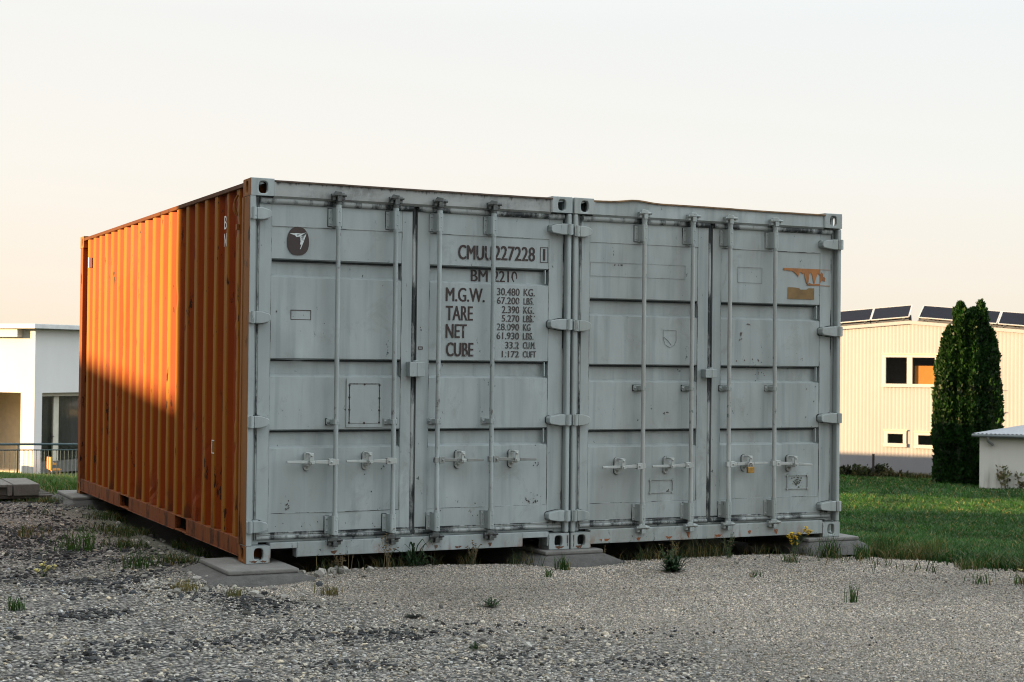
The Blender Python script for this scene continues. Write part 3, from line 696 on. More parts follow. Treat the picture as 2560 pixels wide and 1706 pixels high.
for px, pz in ((x0, 1.2), (x1, 1.2), (x0, 1.115), (x1, 1.11), (x0, 1.03), (x1, 1.025), (x0, .94), (x1, .94), ((x0+x1)/2, 1.205), ((x0+x1)/2, .937)): b.rivet(px, YD-.006, pz, .008, .006)
b.build('vent_seal', INK, da_l)

def scuffs(door, X, spots, mat, name='paint_scar'):
    b = MB()
    for (xm, z, w, h, n) in spots:
        for i in range(n):
            x = X(xm+random.gauss(0, w/2), ys); zz = z+random.gauss(0, h/2); s = random.uniform(.25, 1)*.006
            pts = [(x+s*random.uniform(.4, 1.2)*math.cos(a), zz+s*random.uniform(.4, 1.6)*math.sin(a)) for a in [2*math.pi*k/7 for k in range(7)]]
            b.prism(pts, 'y', YD-.0015-.00006*i, YD+.001)
    return b.build(name, mat, door)
scuffs(da_l, XA, [(.285, .37, .02, .05, 12), (.32, 1.66, .15, .04, 4), (.90, .60, .1, .2, 4), (.5, .25, .3, .02, 14), (.95, .22, .12, .03, 12)], INK)
scuffs(da_r, XA, [(2.13, .36, .08, .05, 22), (2.18, .63, .04, .02, 5), (2.1, 1.72, .04, .1, 8), (1.6, .28, .2, .04, 14), (2.0, .24, .2, .03, 14), (1.24, 1.6, .01, .02, 3)], INK)
# marks on the second container
u_ = lambda xm, y=ys: XB(xm-OXB, y)
for (x0, x1, z0, z1, mat, tt) in ((2.592, 3.42, 2.02, 2.125, FAINT, .0025), (3.896, 4.124, 2.011, 2.133, INK, .0018)):
    b = MB(); frame_lines(b, u_(x0), u_(x1), z0, z1, tt, YD-.002); b.build('sticker_trace', mat, db_l if x0 < 3.6 else db_r)
b = MB(); pts = [(3.23, 1.63), (3.345, 1.625), (3.345, 1.55), (3.33, 1.515), (3.29, 1.495), (3.25, 1.515), (3.232, 1.56)]
for (a, c_) in zip(pts, pts[1:]+pts[:1]): b.tube([(u_(a[0]), YD, a[1]), (u_(c_[0]), YD, c_[1])], .0016, 5)
b.tube([(u_(3.235), YD, 1.575), (u_(3.27), YD, 1.55), (u_(3.30), YD, 1.515)], .002, 5)
b.build('sticker_trace', FAINT, db_l)
for (dr, x0, x1, z0, z1) in ((db_l, 3.125, 3.327, .389, .493), (db_r, 4.378, 4.578, .388, .500)):
    b = MB(); frame_lines(b, u_(x0), u_(x1), z0, z1, .006, YD-.006, .0065)
    for px in (u_(x0)+.003, u_(x1)-.003):
        for pz in (z0+.004, z1-.004): b.obox((px, YD-.004, pz), (.009, 0, .006), (0, .004, 0), (-.004, 0, .007))
    b.build('data_plate_holder', GREYBW, dr)
scuffs(db_r, XB, [(4.475-OXB, .445, .055, .045, 46)], m_plain('lichen_green', (.075, .085, .05), .9, .4, 40), 'plate_residue')
scuffs(db_l, XB, [(3.29-OXB, .40, .025, .012, 9), (3.27-OXB, 1.0, .06, .02, 6), (3.37-OXB, 1.31, .02, .02, 6), (2.82-OXB, 2.11, .15, .004, 5)], INK)
scuffs(db_r, XB, [(3.93-OXB, 1.60, .012, .06, 10), (4.05-OXB, 1.35, .12, .1, 24), (4.47-OXB, 1.42, .08, .04, 14), (3.95-OXB, 1.05, .05, .16, 14), (4.6-OXB, .9, .1, .3, 8), (4.0-OXB, 1.685, .03, .006, 7), (4.1-OXB, .3, .2, .02, 6)], m_plain('brown_scuff', (.13, .10, .085), .8, .4, 40))
b = MB()     # torn sticker: a ragged hanging edge at the top, a strip along the bottom
x0, x1, xk = u_(4.331), u_(4.778), u_(4.683)
edge = [(0, .128), (.02, .122), (.05, .128), (.09, .125), (.12, .126), (.16, .120), (.2, .124), (.25, .118), (.30, .108), (.36, .092), (.39, .075), (.42, .100), (.46, .118), (.52, .10), (.55, .112), (.58, .07), (.62, .03), (.66, .016), (.68, .05), (.70, .1), (.74, .115), (.78, .09), (.80, .05), (.84, .02), (.88, .07), (.93, .11), (1, .09)]
for (p, q) in zip(edge, edge[1:]):
    xa_, xb_ = x0+(xk-x0)*p[0], x0+(xk-x0)*q[0]
    b.prism([(xa_, 2.0+p[1]-.002), (xb_, 2.0+q[1]-.002), (xb_, 2.142), (xa_, 2.142)], 'y', YD-.0012, YD+.002)
b.prism([(x0+(xk-x0)*.62, 2.010), (xk, 2.010), (xk, 2.026), (x0+(xk-x0)*.8, 2.022), (x0+(xk-x0)*.7, 2.028)], 'y', YD-.0014, YD+.002)
b.prism([(xk+.003, 2.137), (x1, 2.137), (x1, 2.141), (xk+.003, 2.141)], 'y', YD-.0025, YD+.001); b.prism([(xk+.003, 2.008), (x1, 2.008), (x1, 2.013), (xk+.003, 2.013)], 'y', YD-.0025, YD+.001)
b.prism([(xk+.02, 2.05), (xk+.045, 2.045), (xk+.05, 2.07), (xk+.035, 2.085), (xk+.022, 2.07)], 'y', YD-.0025, YD+.001)
b.prism([(xk-.002, 2.03), (xk+.02, 2.06), (xk+.03, 2.10), (xk+.012, 2.12), (xk-.002, 2.1)], 'y', YD-.0027, YD+.001)
b.build('torn_sticker', TORN, db_r)
b = MB(); b.prism([(u_(4.372), 1.990), (u_(4.372), 1.898), (u_(4.625), 1.897), (u_(4.625), 1.988), (u_(4.57), 1.987), (u_(4.55), 1.975), (u_(4.49), 1.974), (u_(4.48), 1.985), (u_(4.44), 1.989)], 'y', YD-.0014, YD+.002); b.build('brown_sticker', BROWNST, db_r)
# white side letters and the side frame mark on the corrugated wall
def side_text(s, y, z0, z1, w):
    cu = bpy.data.curves.new('t', 'FONT'); cu.body = s; cu.offset = 0; o = bpy.data.objects.new('t', cu); COL.objects.link(o)
    me = bpy.data.meshes.new_from_object(o.evaluated_get(bpy.context.evaluated_depsgraph_get())); P = np.array([v.co[:2] for v in me.vertices]); lo, hi = P.min(0), P.max(0); q = (P-lo)/(hi-lo)
    b = MB(); b.add([(.0065, y-(a-.5)*w, z0+h_*(z1-z0)) for a, h_ in q], [tuple(p.vertices) for p in me.polygons]); bpy.data.objects.remove(o)
    b.build('lettering', WHITEL, ca, recalc=False)
side_text('B', .640, 2.288, 2.382, .062); side_text('N', .640, 2.165, 2.257, .062)
b = MB()
for q in ((.928, .935, .688, .785), (.875, .928, .778, .785), (.875, .928, .688, .695)): b.box(.0065, .010, *q)
b.build('side_mark', WHITEL, ca)
b = MB(); b.box(.0, .03, 5.60, 5.635, 2.26, 2.36); b.build('side_mark', WHITEL, ca)

RUST = m_letter('rust_run', (.22, .065, .015), (.345, .37, .36), .35); RUSTD = m_letter('dark_rust_run', (.09, .035, .015), (.345, .37, .36), .4)
def rust_run(parent, spots, yy, mat):
    for (x, z, w, h) in spots:
        b = MB(); top = [(x+w*(i/5-.5), z+.006*random.random()) for i in range(6)]; bot = [(x+w*.42*(i/5-.5)+.004*random.uniform(-1, 1), z-h*random.uniform(.55, 1)) for i in range(5, -1, -1)]
        b.prism(top+bot, 'y', yy-.0012, yy+.001); b.build('rust_run', mat, parent)
rust_run(cb, [(3.03-OXB, .060, .05, .024), (3.47-OXB, .085, .035, .045), (3.30-OXB, .058, .06, .018), (3.74-OXB, .055, .07, .016), (4.03-OXB, .075, .03, .03), (4.28-OXB, .075, .035, .035), (2.74-OXB, .06, .10, .02)], .004, RUST)
rust_run(cb, [(2.52-OXB, .020, .06, .018), (2.475-OXB, .10, .012, .09)], -.003, RUSTD); rust_run(ca, [(2.425, .10, .012, .085), (2.36, .022, .08, .018), (.05, .018, .06, .014), (.12, .016, .05, .012)], -.003, RUSTD)
rust_run(ca, [(.62, .062, .05, .022), (1.38, .07, .03, .028), (1.55, .055, .06, .014), (1.8, .07, .03, .03)], .004, RUSTD)
b = MB(); b.tube([(.002, .335, 2.36), (-.012, .35, 2.44), (-.012, .33, 2.47), (.003, .31, 2.50)], .008, 6); b.tube([(.002, .335, 2.36), (-.016, .34, 2.40), (-.012, .35, 2.44)], .011, 6); b.box(-.004, .012, .31, .345, 2.26, 2.30); b.build('lashing_ring', POSTO, ca)
# padlock hanging from the third handle of the second container
px, pz = u_(4.024, -.05)+OXB, .558
pl = empty('padlock', (px, -.062, pz-.026), 'small brass padlock hanging from a handle of the right container', 'padlock')
b = MB(); b.box(-.030, .030, -.012, .012, 0, .048); b.build('body', BRASS, pl, bevel=.003)
b = MB(); b.tube([(-.019, 0, .046), (-.019, 0, .062), (-.014, 0, .075), (0, 0, .082), (.014, 0, .075), (.019, 0, .062), (.019, 0, .046)], .005, 8); b.build('shackle', STEEL, pl)

# ------------------------------------------------------------------ concrete footings under the corners
def footing(x0, x1, y0, y1, spread, label, seed, zt=-.001):
    o = empty('concrete_footing', ((x0+x1)/2, (y0+y1)/2, -.08), label, 'concrete footing', 'concrete footings under the containers')
    ox, oy, oz = o.location; b = MB(); th = .030
    b.box(x0-ox, x1-ox, y0-oy, y1-oy, zt-th-oz, zt-oz); b.build('slab', CONC, o, bevel=.009, seg=2)
    b = MB(); n = 64; rings = [[] for _ in range(7)]
    mx, my, hx, hy = (x0+x1)/2-ox, (y0+y1)/2-oy, (x1-x0)/2, (y1-y0)/2
    for k in range(n):
        t_ = k/n*8; s_, q = int(t_)//2, (t_ % 2)-1
        ux, uy = [(1, q), (-q, 1), (-1, -q), (q, -1)][s_]
        for i, (sx, sy, dz) in enumerate(((0, 0, 0), (.10, .02, .006), (.28, .035, .016), (.5, .05, .028), (.75, .062, .042), (1.0, .075, .058), (1.2, .10, .10))):
            w_ = .014*mnoise.noise(Vector((ux*3+seed, uy*3, i*.8)))+.010*mnoise.noise(Vector((ux*11, uy*11+seed, i*1.9)))
            rings[i].append((mx+ux*(hx-.006+spread*sx+w_*(i > 0)), my+uy*(hy-.006+sy+w_*.7*(i > 0)), zt-th-oz-.0005-dz+w_*.35*(i > 0)))
    b.add(sum(rings, []), [(i*n+k, i*n+(k+1) % n, (i+1)*n+(k+1) % n, (i+1)*n+k) for i in range(6) for k in range(n)], 0, True); b.build('mortar_base', CONCD, o)
    return o
footing(-.205, .275, -.30, .42, .16, 'concrete footing with sloped mortar base under the front corner below the orange wall', 1)
footing(2.21, 2.69, -.07, .60, .15, 'concrete footing shared by both containers where their front corners meet', 3)
footing(4.56, 5.06, -.04, .6, .07, 'concrete footing under the far right front corner, at the edge of the lawn', 5)
footing(-.14, .50, 5.5, 6.4, .07, 'concrete footing under the rear corner of the orange side', 8)

# ------------------------------------------------------------------ stones
def stones(name, P, size, col, kind='ico', flat=.6):
    """one mesh of many small jittered stones; P (n,3) centres, size (n,), col (n,3)"""
    if kind == 'ico':
        g = (1+5**.5)/2; B = np.array([(-1, g, 0), (1, g, 0), (-1, -g, 0), (1, -g, 0), (0, -1, g), (0, 1, g), (0, -1, -g), (0, 1, -g), (g, 0, -1), (g, 0, 1), (-g, 0, -1), (-g, 0, 1)])/1.9
        T = np.array([(0, 11, 5), (0, 5, 1), (0, 1, 7), (0, 7, 10), (0, 10, 11), (1, 5, 9), (5, 11, 4), (11, 10, 2), (10, 7, 6), (7, 1, 8), (3, 9, 4), (3, 4, 2), (3, 2, 6), (3, 6, 8), (3, 8, 9), (4, 9, 5), (2, 4, 11), (6, 2, 10), (8, 6, 7), (9, 8, 1)])
    else:
        B = np.array([(1, 0, 0), (-1, 0, 0), (0, 1, 0), (0, -1, 0), (0, 0, 1), (0, 0, -1.)]); T = np.array([(0, 2, 4), (2, 1, 4), (1, 3, 4), (3, 0, 4), (2, 0, 5), (1, 2, 5), (3, 1, 5), (0, 3, 5)])
    n, k = len(P), len(B)
    A = B[None]*(1+rng.uniform(-.32, .32, (n, k, 1)))+rng.uniform(-.14, .14, (n, k, 3))
    asp = np.stack([rng.uniform(.75, 1.35, n), rng.uniform(.75, 1.1, n), rng.uniform(flat*.75, flat*1.25, n)], 1); A = A*asp[:, None]
    a = rng.uniform(0, 6.28, n); tl = rng.normal(0, .25, n)
    c, s = np.cos(a)[:, None], np.sin(a)[:, None]; ct, st = np.cos(tl)[:, None], np.sin(tl)[:, None]
    x, y, z = A[..., 0], A[..., 1], A[..., 2]; y, z = y*ct-z*st, y*st+z*ct; x, y = x*c-y*s, x*s+y*c
    V = np.stack([x, y, z], 2)*size[:, None, None]*.5+P[:, None]
    F = (T[None]+(np.arange(n)*k)[:, None, None]).reshape(-1, 3)
    o = np_mesh(name, V.reshape(-1, 3), F, STONE, np.repeat(col, k, 0)); return tag(o, kind='stuff')
m = NT('stone'); at = m.attr('tone'); n_ = m.ramp(m.noise(160, det=4), (.3, .7), (.7, 1.15)); m.set(**{'Base Color': m.mix(1, at.outputs['Color'], n_, 'MULTIPLY'), 'Roughness': .9, 'Specular IOR Level': .25}); STONE = m.mat

def view_ok(x, y, mr=1.0):
    """keeps ground inside the camera's wedge plus a margin of about a metre either side"""
    dx, dy = x-CAM.x, y-CAM.y
    dep = dx*f.x+dy*f.y; lat = dx*r.x+dy*r.y
    return (dep > 5.6) & (np.abs(lat) < .335*dep+mr)
def scatter(n, x0, x1, y0, y1):
    x = rng.uniform(x0, x1, n); y = rng.uniform(y0, y1, n); k = view_ok(x, y); return x[k], y[k]
def under(x, y): return (x > .12) & (x < 4.8) & (y > .10)

x, y = scatter(150000, -3, 2.5, -5.5, 8)
cm = coarse_mask(x, y)*(1-.85*lawn_mask(x, y)); nz = np.array([mnoise.noise(Vector((a*1.6, b*1.9, 0))) for a, b in zip(x, y)])
k = (rng.random(len(x)) < cm*(.50+.6*nz)) & ~under(x, y); x, y, nz = x[k], y[k], nz[k]
size = np.exp(rng.normal(math.log(.0125), .42, len(x))); size = np.clip(size, .006, .045); dark = rng.random(len(x)) < np.clip(.24+1.7*(nz-.08)+.30*(y > -.5)+.15*(y > 1), .04, .9); size = np.where(dark, size*1.3, size)
tone = np.where(dark, rng.uniform(.018, .07, len(x)), rng.beta(1.5, 1.9, len(x))*.50+.07); warm = rng.normal(.05, .06, len(x))
col = np.stack([tone*(1+warm+np.where(dark, -.06, .05)), tone*(1+.2*warm+.01), tone*(1-warm+np.where(dark, .08, -.08))], 1)
stones('gravel_stones', np.stack([x, y, hgt(x, y)+size*.12], 1), size, col)
x, y = scatter(430000, -.9, 7.2, -6.2, .35)
fm = (1-coarse_mask(x, y)*.8)*(1-lawn_mask(x, y)); k = (rng.random(len(x)) < fm*.74) & ~under(x, y); x, y = x[k], y[k]
size = np.exp(rng.normal(math.log(.0078), .34, len(x))); tone = rng.beta(1.6, 1.75, len(x))*.56+.05; warm = rng.normal(.15, .055, len(x))
pn = np.array([mnoise.noise(Vector((a*.55, b*1.1, 9)))+.6*mnoise.noise(Vector((a*1.7, b*2.6, 4))) for a, b in zip(x, y)]); tone = tone*(1+.32*pn)
col = np.stack([tone*(1+warm), tone*(1+.15*warm), tone*(1-.9*warm)], 1)
stones('fine_gravel', np.stack([x, y, hgt(x, y)+size*.15], 1), size, col, 'oct', .7)
# a few bigger stones at the footing and along the container edge
x = np.concatenate([rng.normal(.55, .16, 16), rng.uniform(-.6, .1, 60), rng.uniform(.4, 4.6, 60), rng.normal(-.45, .2, 40)]); y = np.concatenate([rng.normal(-.20, .06, 16), rng.uniform(-1.1, 5, 60), rng.normal(-.02, .10, 60), rng.normal(-.4, .3, 40)])
size = np.concatenate([rng.uniform(.04, .085, 16), rng.uniform(.03, .06, 60), rng.uniform(.012, .03, 60), rng.uniform(.03, .06, 40)]); tone = rng.uniform(.12, .36, len(x)); col = np.stack([tone*1.05, tone, tone*.9], 1)
stones('larger_stones', np.stack([x, y, hgt(x, y)+size*.15], 1), size, col)

# ------------------------------------------------------------------ grass
m = NT('leaf_blade'); at = m.attr('tone'); m.set(**{'Base Color': at.outputs['Color'], 'Roughness': .55, 'Specular IOR Level': .3})
tr_ = m.n('ShaderNodeBsdfTranslucent'); m.l(at.outputs['Color'], tr_.inputs[0]); mx = m.n('ShaderNodeMixShader'); mx.inputs[0].default_value = .35
m.l(m.p.outputs[0], mx.inputs[1]); m.l(tr_.outputs[0], mx.inputs[2]); m.l(mx.outputs[0], m.out.inputs[0]); BLADE = m.mat
def blades(P, length, width, lean, col, tipcol=1.25):
    """returns V,F,C of bent tapering blades; everything per blade"""
    n = len(P); a = rng.uniform(0, 6.28, n); d = np.stack([np.cos(a), np.sin(a), 0*a], 1); b = rng.uniform(0, 6.28, n); w = np.stack([np.cos(b), np.sin(b), 0*b], 1)*width[:, None]*.5
    up = np.array([0, 0, 1.])
    mid = P+up*(length*.55)[:, None]+d*(length*lean*.3)[:, None]; tip = P+up*(length*(1-.25*lean))[:, None]+d*(length*lean)[:, None]
    V = np.stack([P-w, P+w, mid+w*.75, mid-w*.75, tip+w*.08, tip-w*.08], 1); o = (np.arange(n)*6)[:, None]
    F = np.concatenate([o+np.array([0, 1, 2, 3]), o+np.array([3, 2, 4, 5])]); C = np.repeat(col, 6, 0).reshape(n, 6, 3)*np.array([.8, .8, 1, 1, tipcol, tipcol])[None, :, None]
    return V.reshape(-1, 3), F, C.reshape(-1, 3)
def grass_cols(n, g=(.035, .085, .012), dry=.15):
    t_ = rng.uniform(.6, 1.4, n)[:, None]; c = np.array(g)[None]*t_; dr = rng.random(n) < dry
    c[dr] = np.array([.17, .13, .05])*t_[dr]; return c
def grass_stuff(name, x, y, length, width, lean, cols):
    P = np.stack([x, y, hgt(x, y)-.004], 1); V, F, C = blades(P, length, width, lean, cols); return tag(np_mesh(name, V, F, BLADE, C), kind='stuff')
# lawn on the right, thinning in detail with distance
th = rng.uniform(R(36.2), R(46.5), 260000); dd = 10.5*(70/10.5)**rng.random(260000)
x = CAM.x+dd*np.sin(th); y = CAM.y+dd*np.cos(th); k = (rng.random(len(x)) < lawn_mask(x, y)*1.1-.05) & ~((x < 5.0) & (y > -.05) & (y < 6.1)); x, y, dd = x[k], y[k], dd[k]
cl = np.array([mnoise.noise(Vector((a*.9, b*.9, 3)))+.5*mnoise.noise(Vector((a*2.7, b*2.7, 8))) for a, b in zip(x, y)])
L_ = rng.uniform(.05, .11, len(x))*(1+.6*cl)*(1+dd/90); W_ = .0045+.0006*dd
cols = grass_cols(len(x), (.017, .060, .007), .06); cols *= np.clip(1+.8*cl, .25, 2)[:, None]
grass_stuff('lawn_grass', x, y, np.clip(L_, .03, .25), W_, rng.uniform(.2, .9, len(x)), cols)
# verge behind the gravel on the left and the rank strip along the orange wall
x = rng.uniform(-4, 5, 60000); y = rng.uniform(6.8, 30, 60000); k = view_ok(x, y, .8) & (rng.random(60000) < lawn_mask(x, y)) & ~((x > .15) & (y < 6.1)); x, y = x[k], y[k]
grass_stuff('verge_grass', x, y, rng.uniform(.06, .16, len(x)), rng.uniform(.006, .016, len(x)), rng.uniform(.2, .8, len(x)), grass_cols(len(x), (.04, .095, .014), .12))
x = rng.normal(-.10, .24, 9000); y = rng.uniform(.7, 7.6, 9000); cl = np.array([mnoise.noise(Vector((a*2.2, b*1.7, 5))) for a, b in zip(x, y)]); k = (cl > .20-.6*(y > 6)) & (x < .16); x, y, cl = x[k], y[k], cl[k]
grass_stuff('wall_foot_grass', x, y, rng.uniform(.03, .09, len(x))*(.8+cl), rng.uniform(.004, .008, len(x)), rng.uniform(.2, .9, len(x)), grass_cols(len(x), (.032, .06, .012), .22))
y = rng.uniform(-4.6, .7, 26000); w_ = .18*np.sin(2.3*y+1)+.12*np.sin(5.1*y); xb_ = 5.25+np.where(y < 0, -.30*y, 0)+np.where(y < -3, -(y+3)*1.5, 0)+w_
x = xb_+.12-np.abs(rng.normal(0, .42, 26000)); cl = np.array([mnoise.noise(Vector((a*2.6, b*2.6, 6)))+.5*mnoise.noise(Vector((a*7, b*7, 2))) for a, b in zip(x, y)])
k = (cl > .16-.55*np.exp(-(xb_-x)/.16)) & ~((x < 4.86) & (y > -.02)); x, y, cl = x[k], y[k], cl[k]
grass_stuff('edge_grass', x, y, rng.uniform(.03, .12, len(x))*(.8+cl), rng.uniform(.004, .008, len(x)), rng.uniform(.3, 1, len(x)), grass_cols(len(x), (.04, .072, .012), .28))
x = rng.uniform(4.93, 5.2, 9000); y = rng.uniform(.75, 6.4, 9000)  # tall grass added to close the bright gap under the right container
grass_stuff('gap_filling_grass', x, y, rng.uniform(.2, .38, 9000), rng.uniform(.006, .011, 9000), rng.uniform(.2, .7, 9000), grass_cols(9000, (.03, .06, .012), .2))
x = rng.uniform(.45, 4.6, 5200); y = rng.normal(.02, .10, 5200); cl = np.array([mnoise.noise(Vector((a*2.1, b*3, 16)))+.5*mnoise.noise(Vector((a*7, b*5, 12))) for a, b in zip(x, y)])
k = (cl > .12) & ~((x > 2.1) & (x < 2.8) & (y > -.12)); x, y, cl = x[k], y[k], cl[k]
grass_stuff('sill_weeds', x, y, rng.uniform(.03, .15, len(x))*(.7+cl), rng.uniform(.0025, .006, len(x)), rng.uniform(.1, .8, len(x)), grass_cols(len(x), (.022, .042, .012), .35))
# ------------------------------------------------------------------ single plants
def tuft(name, xy, n, h, spread, label, cat, group=None, g=(.03, .075, .012), dry=.1, lean=.6, w=.006):
    o = empty(name, (xy[0], xy[1], float(hgt(*xy))-.005), label, cat, group)
    if spread != .018: n = int(n*2.0); h *= 1.4
    P = np.stack([rng.normal(0, spread, n), rng.normal(0, spread, n), np.zeros(n)], 1)
    V, F, C = blades(P, h*rng.uniform(.5, 1.1, n), np.full(n, w)*rng.uniform(.7, 1.3, n), rng.uniform(.1, lean, n), grass_cols(n, g, dry))
    np_mesh('blades', V, F, BLADE, C, parent=o); return o
def leaf_weed(name, xy, n, rad, label, cat, g=(.02, .045, .012), up=.5, lw=.018):
    """low rosette of broad leaves"""
    o = empty(name, (xy[0], xy[1], float(hgt(*xy))), label, cat); V = []; F = []; C = []
    for i in range(n):
        a = rng.uniform(0, 6.28); L = rad*rng.uniform(.5, 1.1); e_ = rng.uniform(.05, up); d = np.array([math.cos(a), math.sin(a), 0]); s = np.array([-math.sin(a), math.cos(a), 0]); z = np.array([0, 0, 1.]); b0 = len(V)
        o_ = np.array([rng.normal(0, rad*.15), rng.normal(0, rad*.15), .004]); k = rng.uniform(.7, 1.3)*lw
        for (t_, q, hz) in ((0, .15, 0), (.4, 1, e_*.8), (.75, .8, e_*1.05), (1, .08, e_*.8)):
            for sg in (-1, 1): V.append(o_+d*L*t_*math.sqrt(1-min(.8, e_)**2)+s*k*q*sg*.5+z*L*hz)
        F += [(b0+2*j, b0+2*j+1, b0+2*j+3, b0+2*j+2) for j in range(3)]; C += [np.array(g)*rng.uniform(.6, 1.5)]*8
    np_mesh('leaves', np.array(V), np.array(F), BLADE, np.array(C), parent=o); return o
STALK = m_plain('dry_stalk', (.13, .10, .05), .8, .3, 30); GSTALK = m_plain('green_stalk', (.06, .09, .025), .7, .3, 30); SEED = m_plain('dry_seed_head', (.16, .115, .06), .9, .4, 60)
YEL = m_plain('yellow_petal', (.62, .42, .02), .6, .15); PALEY = m_plain('pale_yellow_petal', (.60, .55, .22), .6, .15)
def stalk_weed(name, xy, stems, label, cat, mat=STALK, heads=None, branch=3, headr=.008, headn=1, leaf=None):
    """thin branching stalks; stems = (lean x, lean y, height)"""
    o = empty(name, (xy[0], xy[1], float(hgt(*xy))-.01), label, cat); b = MB(); hb = MB()
    def head(p):
        for _ in range(headn):
            c_ = Vector(p)+Vector((random.gauss(0, .008), random.gauss(0, .008), random.gauss(0, .006)))
            for k in range(5):
                a = 2*math.pi*k/5+random.random(); d = Vector((math.cos(a), math.sin(a), .35))*headr; s = Vector((-math.sin(a), math.cos(a), 0))*headr*.45
                hb.add([c_-s*.3, c_+s*.3, c_+d*.7+s, c_+d*.7-s, c_+d*1.15], [(0, 1, 2, 3), (3, 2, 4)])
            hb.tube([c_-Vector((0, 0, headr*.3)), c_+Vector((0, 0, headr*.35))], headr*.4, 6)
    for (lx, ly, h) in [(a_*.6, b_*.6, c_*.58) for a_, b_, c_ in stems]:
        bx, by = random.uniform(-.02, .02), random.uniform(-.02, .02)
        pts = [(bx+lx*t_*t_+.006*math.sin(5*t_), by+ly*t_*t_, h*t_) for t_ in (0, .25, .5, .75, 1)]; b.tube(pts, [.0026, .0024, .002, .0017, .0012], 5); head(pts[-1])
        for i in range(branch):
            t_ = random.uniform(.45, .92); p = Vector((bx+lx*t_*t_, by+ly*t_*t_, h*t_)); a = random.uniform(0, 6.28); l_ = h*random.uniform(.12, .28); q = p+Vector((math.cos(a)*l_*.7, math.sin(a)*l_*.4, l_*.85))
            b.tube([p, (p+q)/2+Vector((0, 0, -.004)), q], [.0014, .0012, .0009], 4); head(q)
        if leaf:
            leaf = leaf if leaf < .041 else .036
            for i in range(int(h*90)):
                t_ = random.uniform(.03, .8); p = Vector((bx+lx*t_*t_, by+ly*t_*t_, h*t_)); a = random.uniform(0, 6.28); l_ = leaf*random.uniform(.5, 1.2); d = Vector((math.cos(a), math.sin(a), .5))*l_; s = Vector((-math.sin(a), math.cos(a), 0))*l_*.16
                b.add([p-s*.3, p+s*.3, p+d*.6+s, p+d*.6-s, p+d], [(0, 1, 2, 3), (3, 2, 4)], 1)
    b.build('stalks', [mat, LEAFG], o, recalc=False); hb.build('flower_heads' if heads else 'seed_heads', heads or SEED, o, recalc=False); return o
LEAFG = m_plain('weed_leaf', (.03, .06, .014), .6, .4, 50)

G1 = 'grass tufts growing out of the gravel'
tuft('grass_tuft', (3.13, -2.43), 34, .135, .018, 'upright green grass tuft alone in the middle of the pale gravel at right', 'grass tuft', G1, lean=.35)
tuft('grass_tuft', (4.42, -2.15), 16, .07, .03, 'small low grass tuft at the left end of the row of tufts at right', 'grass tuft', G1)
tuft('grass_tuft', (4.62, -2.30), 20, .07, .04, 'low spreading grass tuft, second in the row of tufts at right', 'grass tuft', G1)
tuft('grass_tuft', (4.72, -2.62), 26, .07, .035, 'short yellowish grass tuft nearest the camera in the row at right', 'grass tuft', G1, g=(.06, .085, .015))
tuft('grass_tuft', (4.90, -2.45), 34, .14, .03, 'tall bushy grass tuft beside a dark stone at right', 'grass tuft', G1)
tuft('grass_tuft', (5.28, -2.62), 20, .15, .02, 'tall thin grass tuft cut by the right edge of the picture', 'grass tuft', G1)
tuft('grass_tuft', (4.00, -.55), 24, .07, .035, 'low grass tuft between two weeds in front of the right container', 'grass tuft', G1, dry=.3)
tuft('grass_tuft', (4.52, -.38), 44, .14, .04, 'leftmost of the dense grass tufts in front of the far right footing', 'grass tuft', G1)
tuft('grass_tuft', (4.70, -.52), 40, .12, .035, 'lower dense grass tuft, second before the far right footing', 'grass tuft', G1)
tuft('grass_tuft', (5.02, -.40), 60, .19, .05, 'tallest dense grass tuft right of the far right footing', 'grass tuft', G1)
tuft('grass_tuft', (5.30, -.62), 46, .15, .06, 'yellow green grass tuft where gravel meets lawn right of the containers', 'grass tuft', G1, g=(.07, .10, .018), dry=.25)
tuft('grass_tuft', (2.16, -.42), 26, .09, .028, 'green grass tuft touching the front of the middle footing', 'grass tuft', G1)
tuft('grass_tuft', (1.86, -.80), 14, .06, .015, 'tiny grass tuft in the gravel just before the middle footing', 'grass tuft', G1)
tuft('grass_tuft', (3.30, -1.15), 12, .05, .02, 'tiny dark grass tuft in the gravel before the right container', 'grass tuft', G1)
tuft('grass_tuft', (-.55, -.55), 46, .06, .05, 'yellow dry grass tuft left of the near footing among grey stones', 'grass tuft', G1, g=(.13, .12, .03), dry=.4)
tuft('grass_tuft', (-.32, -.86), 30, .05, .03, 'short yellowish grass tuft in front of the near footing among stones', 'grass tuft', G1, g=(.10, .11, .025), dry=.3)
tuft('grass_tuft', (-1.62, -1.0), 30, .07, .03, 'green grass tuft at the left edge of the picture on dark stones', 'grass tuft', G1)
tuft('grass_tuft', (-.75, 1.9), 60, .15, .09, 'large bright green grass clump in the stones beside the orange wall', 'grass tuft', G1, g=(.04, .10, .014))
tuft('grass_tuft', (-.58, .75), 40, .10, .07, 'mid sized grass clump between the orange wall and the flowering weed', 'grass tuft', G1)
tuft('grass_tuft', (-.95, 2.9), 36, .10, .06, 'dry brownish grass clump farthest back on the stones at left', 'grass tuft', G1, dry=.6)
tuft('grass_tuft', (.22, -1.05), 26, .07, .04, 'dry yellow grass tuft below the front face of the near footing', 'grass tuft', G1, g=(.12, .11, .03), dry=.4)
leaf_weed('weed', (.96, -1.80), 34, .10, 'dark spiky weed lying on the gravel below the left container', 'weed', up=.6, lw=.012)
leaf_weed('dead_weed', (.41, -1.99), 30, .07, 'flat blackish dead weed on the gravel below the left container', 'weed', g=(.012, .015, .010), up=.2, lw=.014)
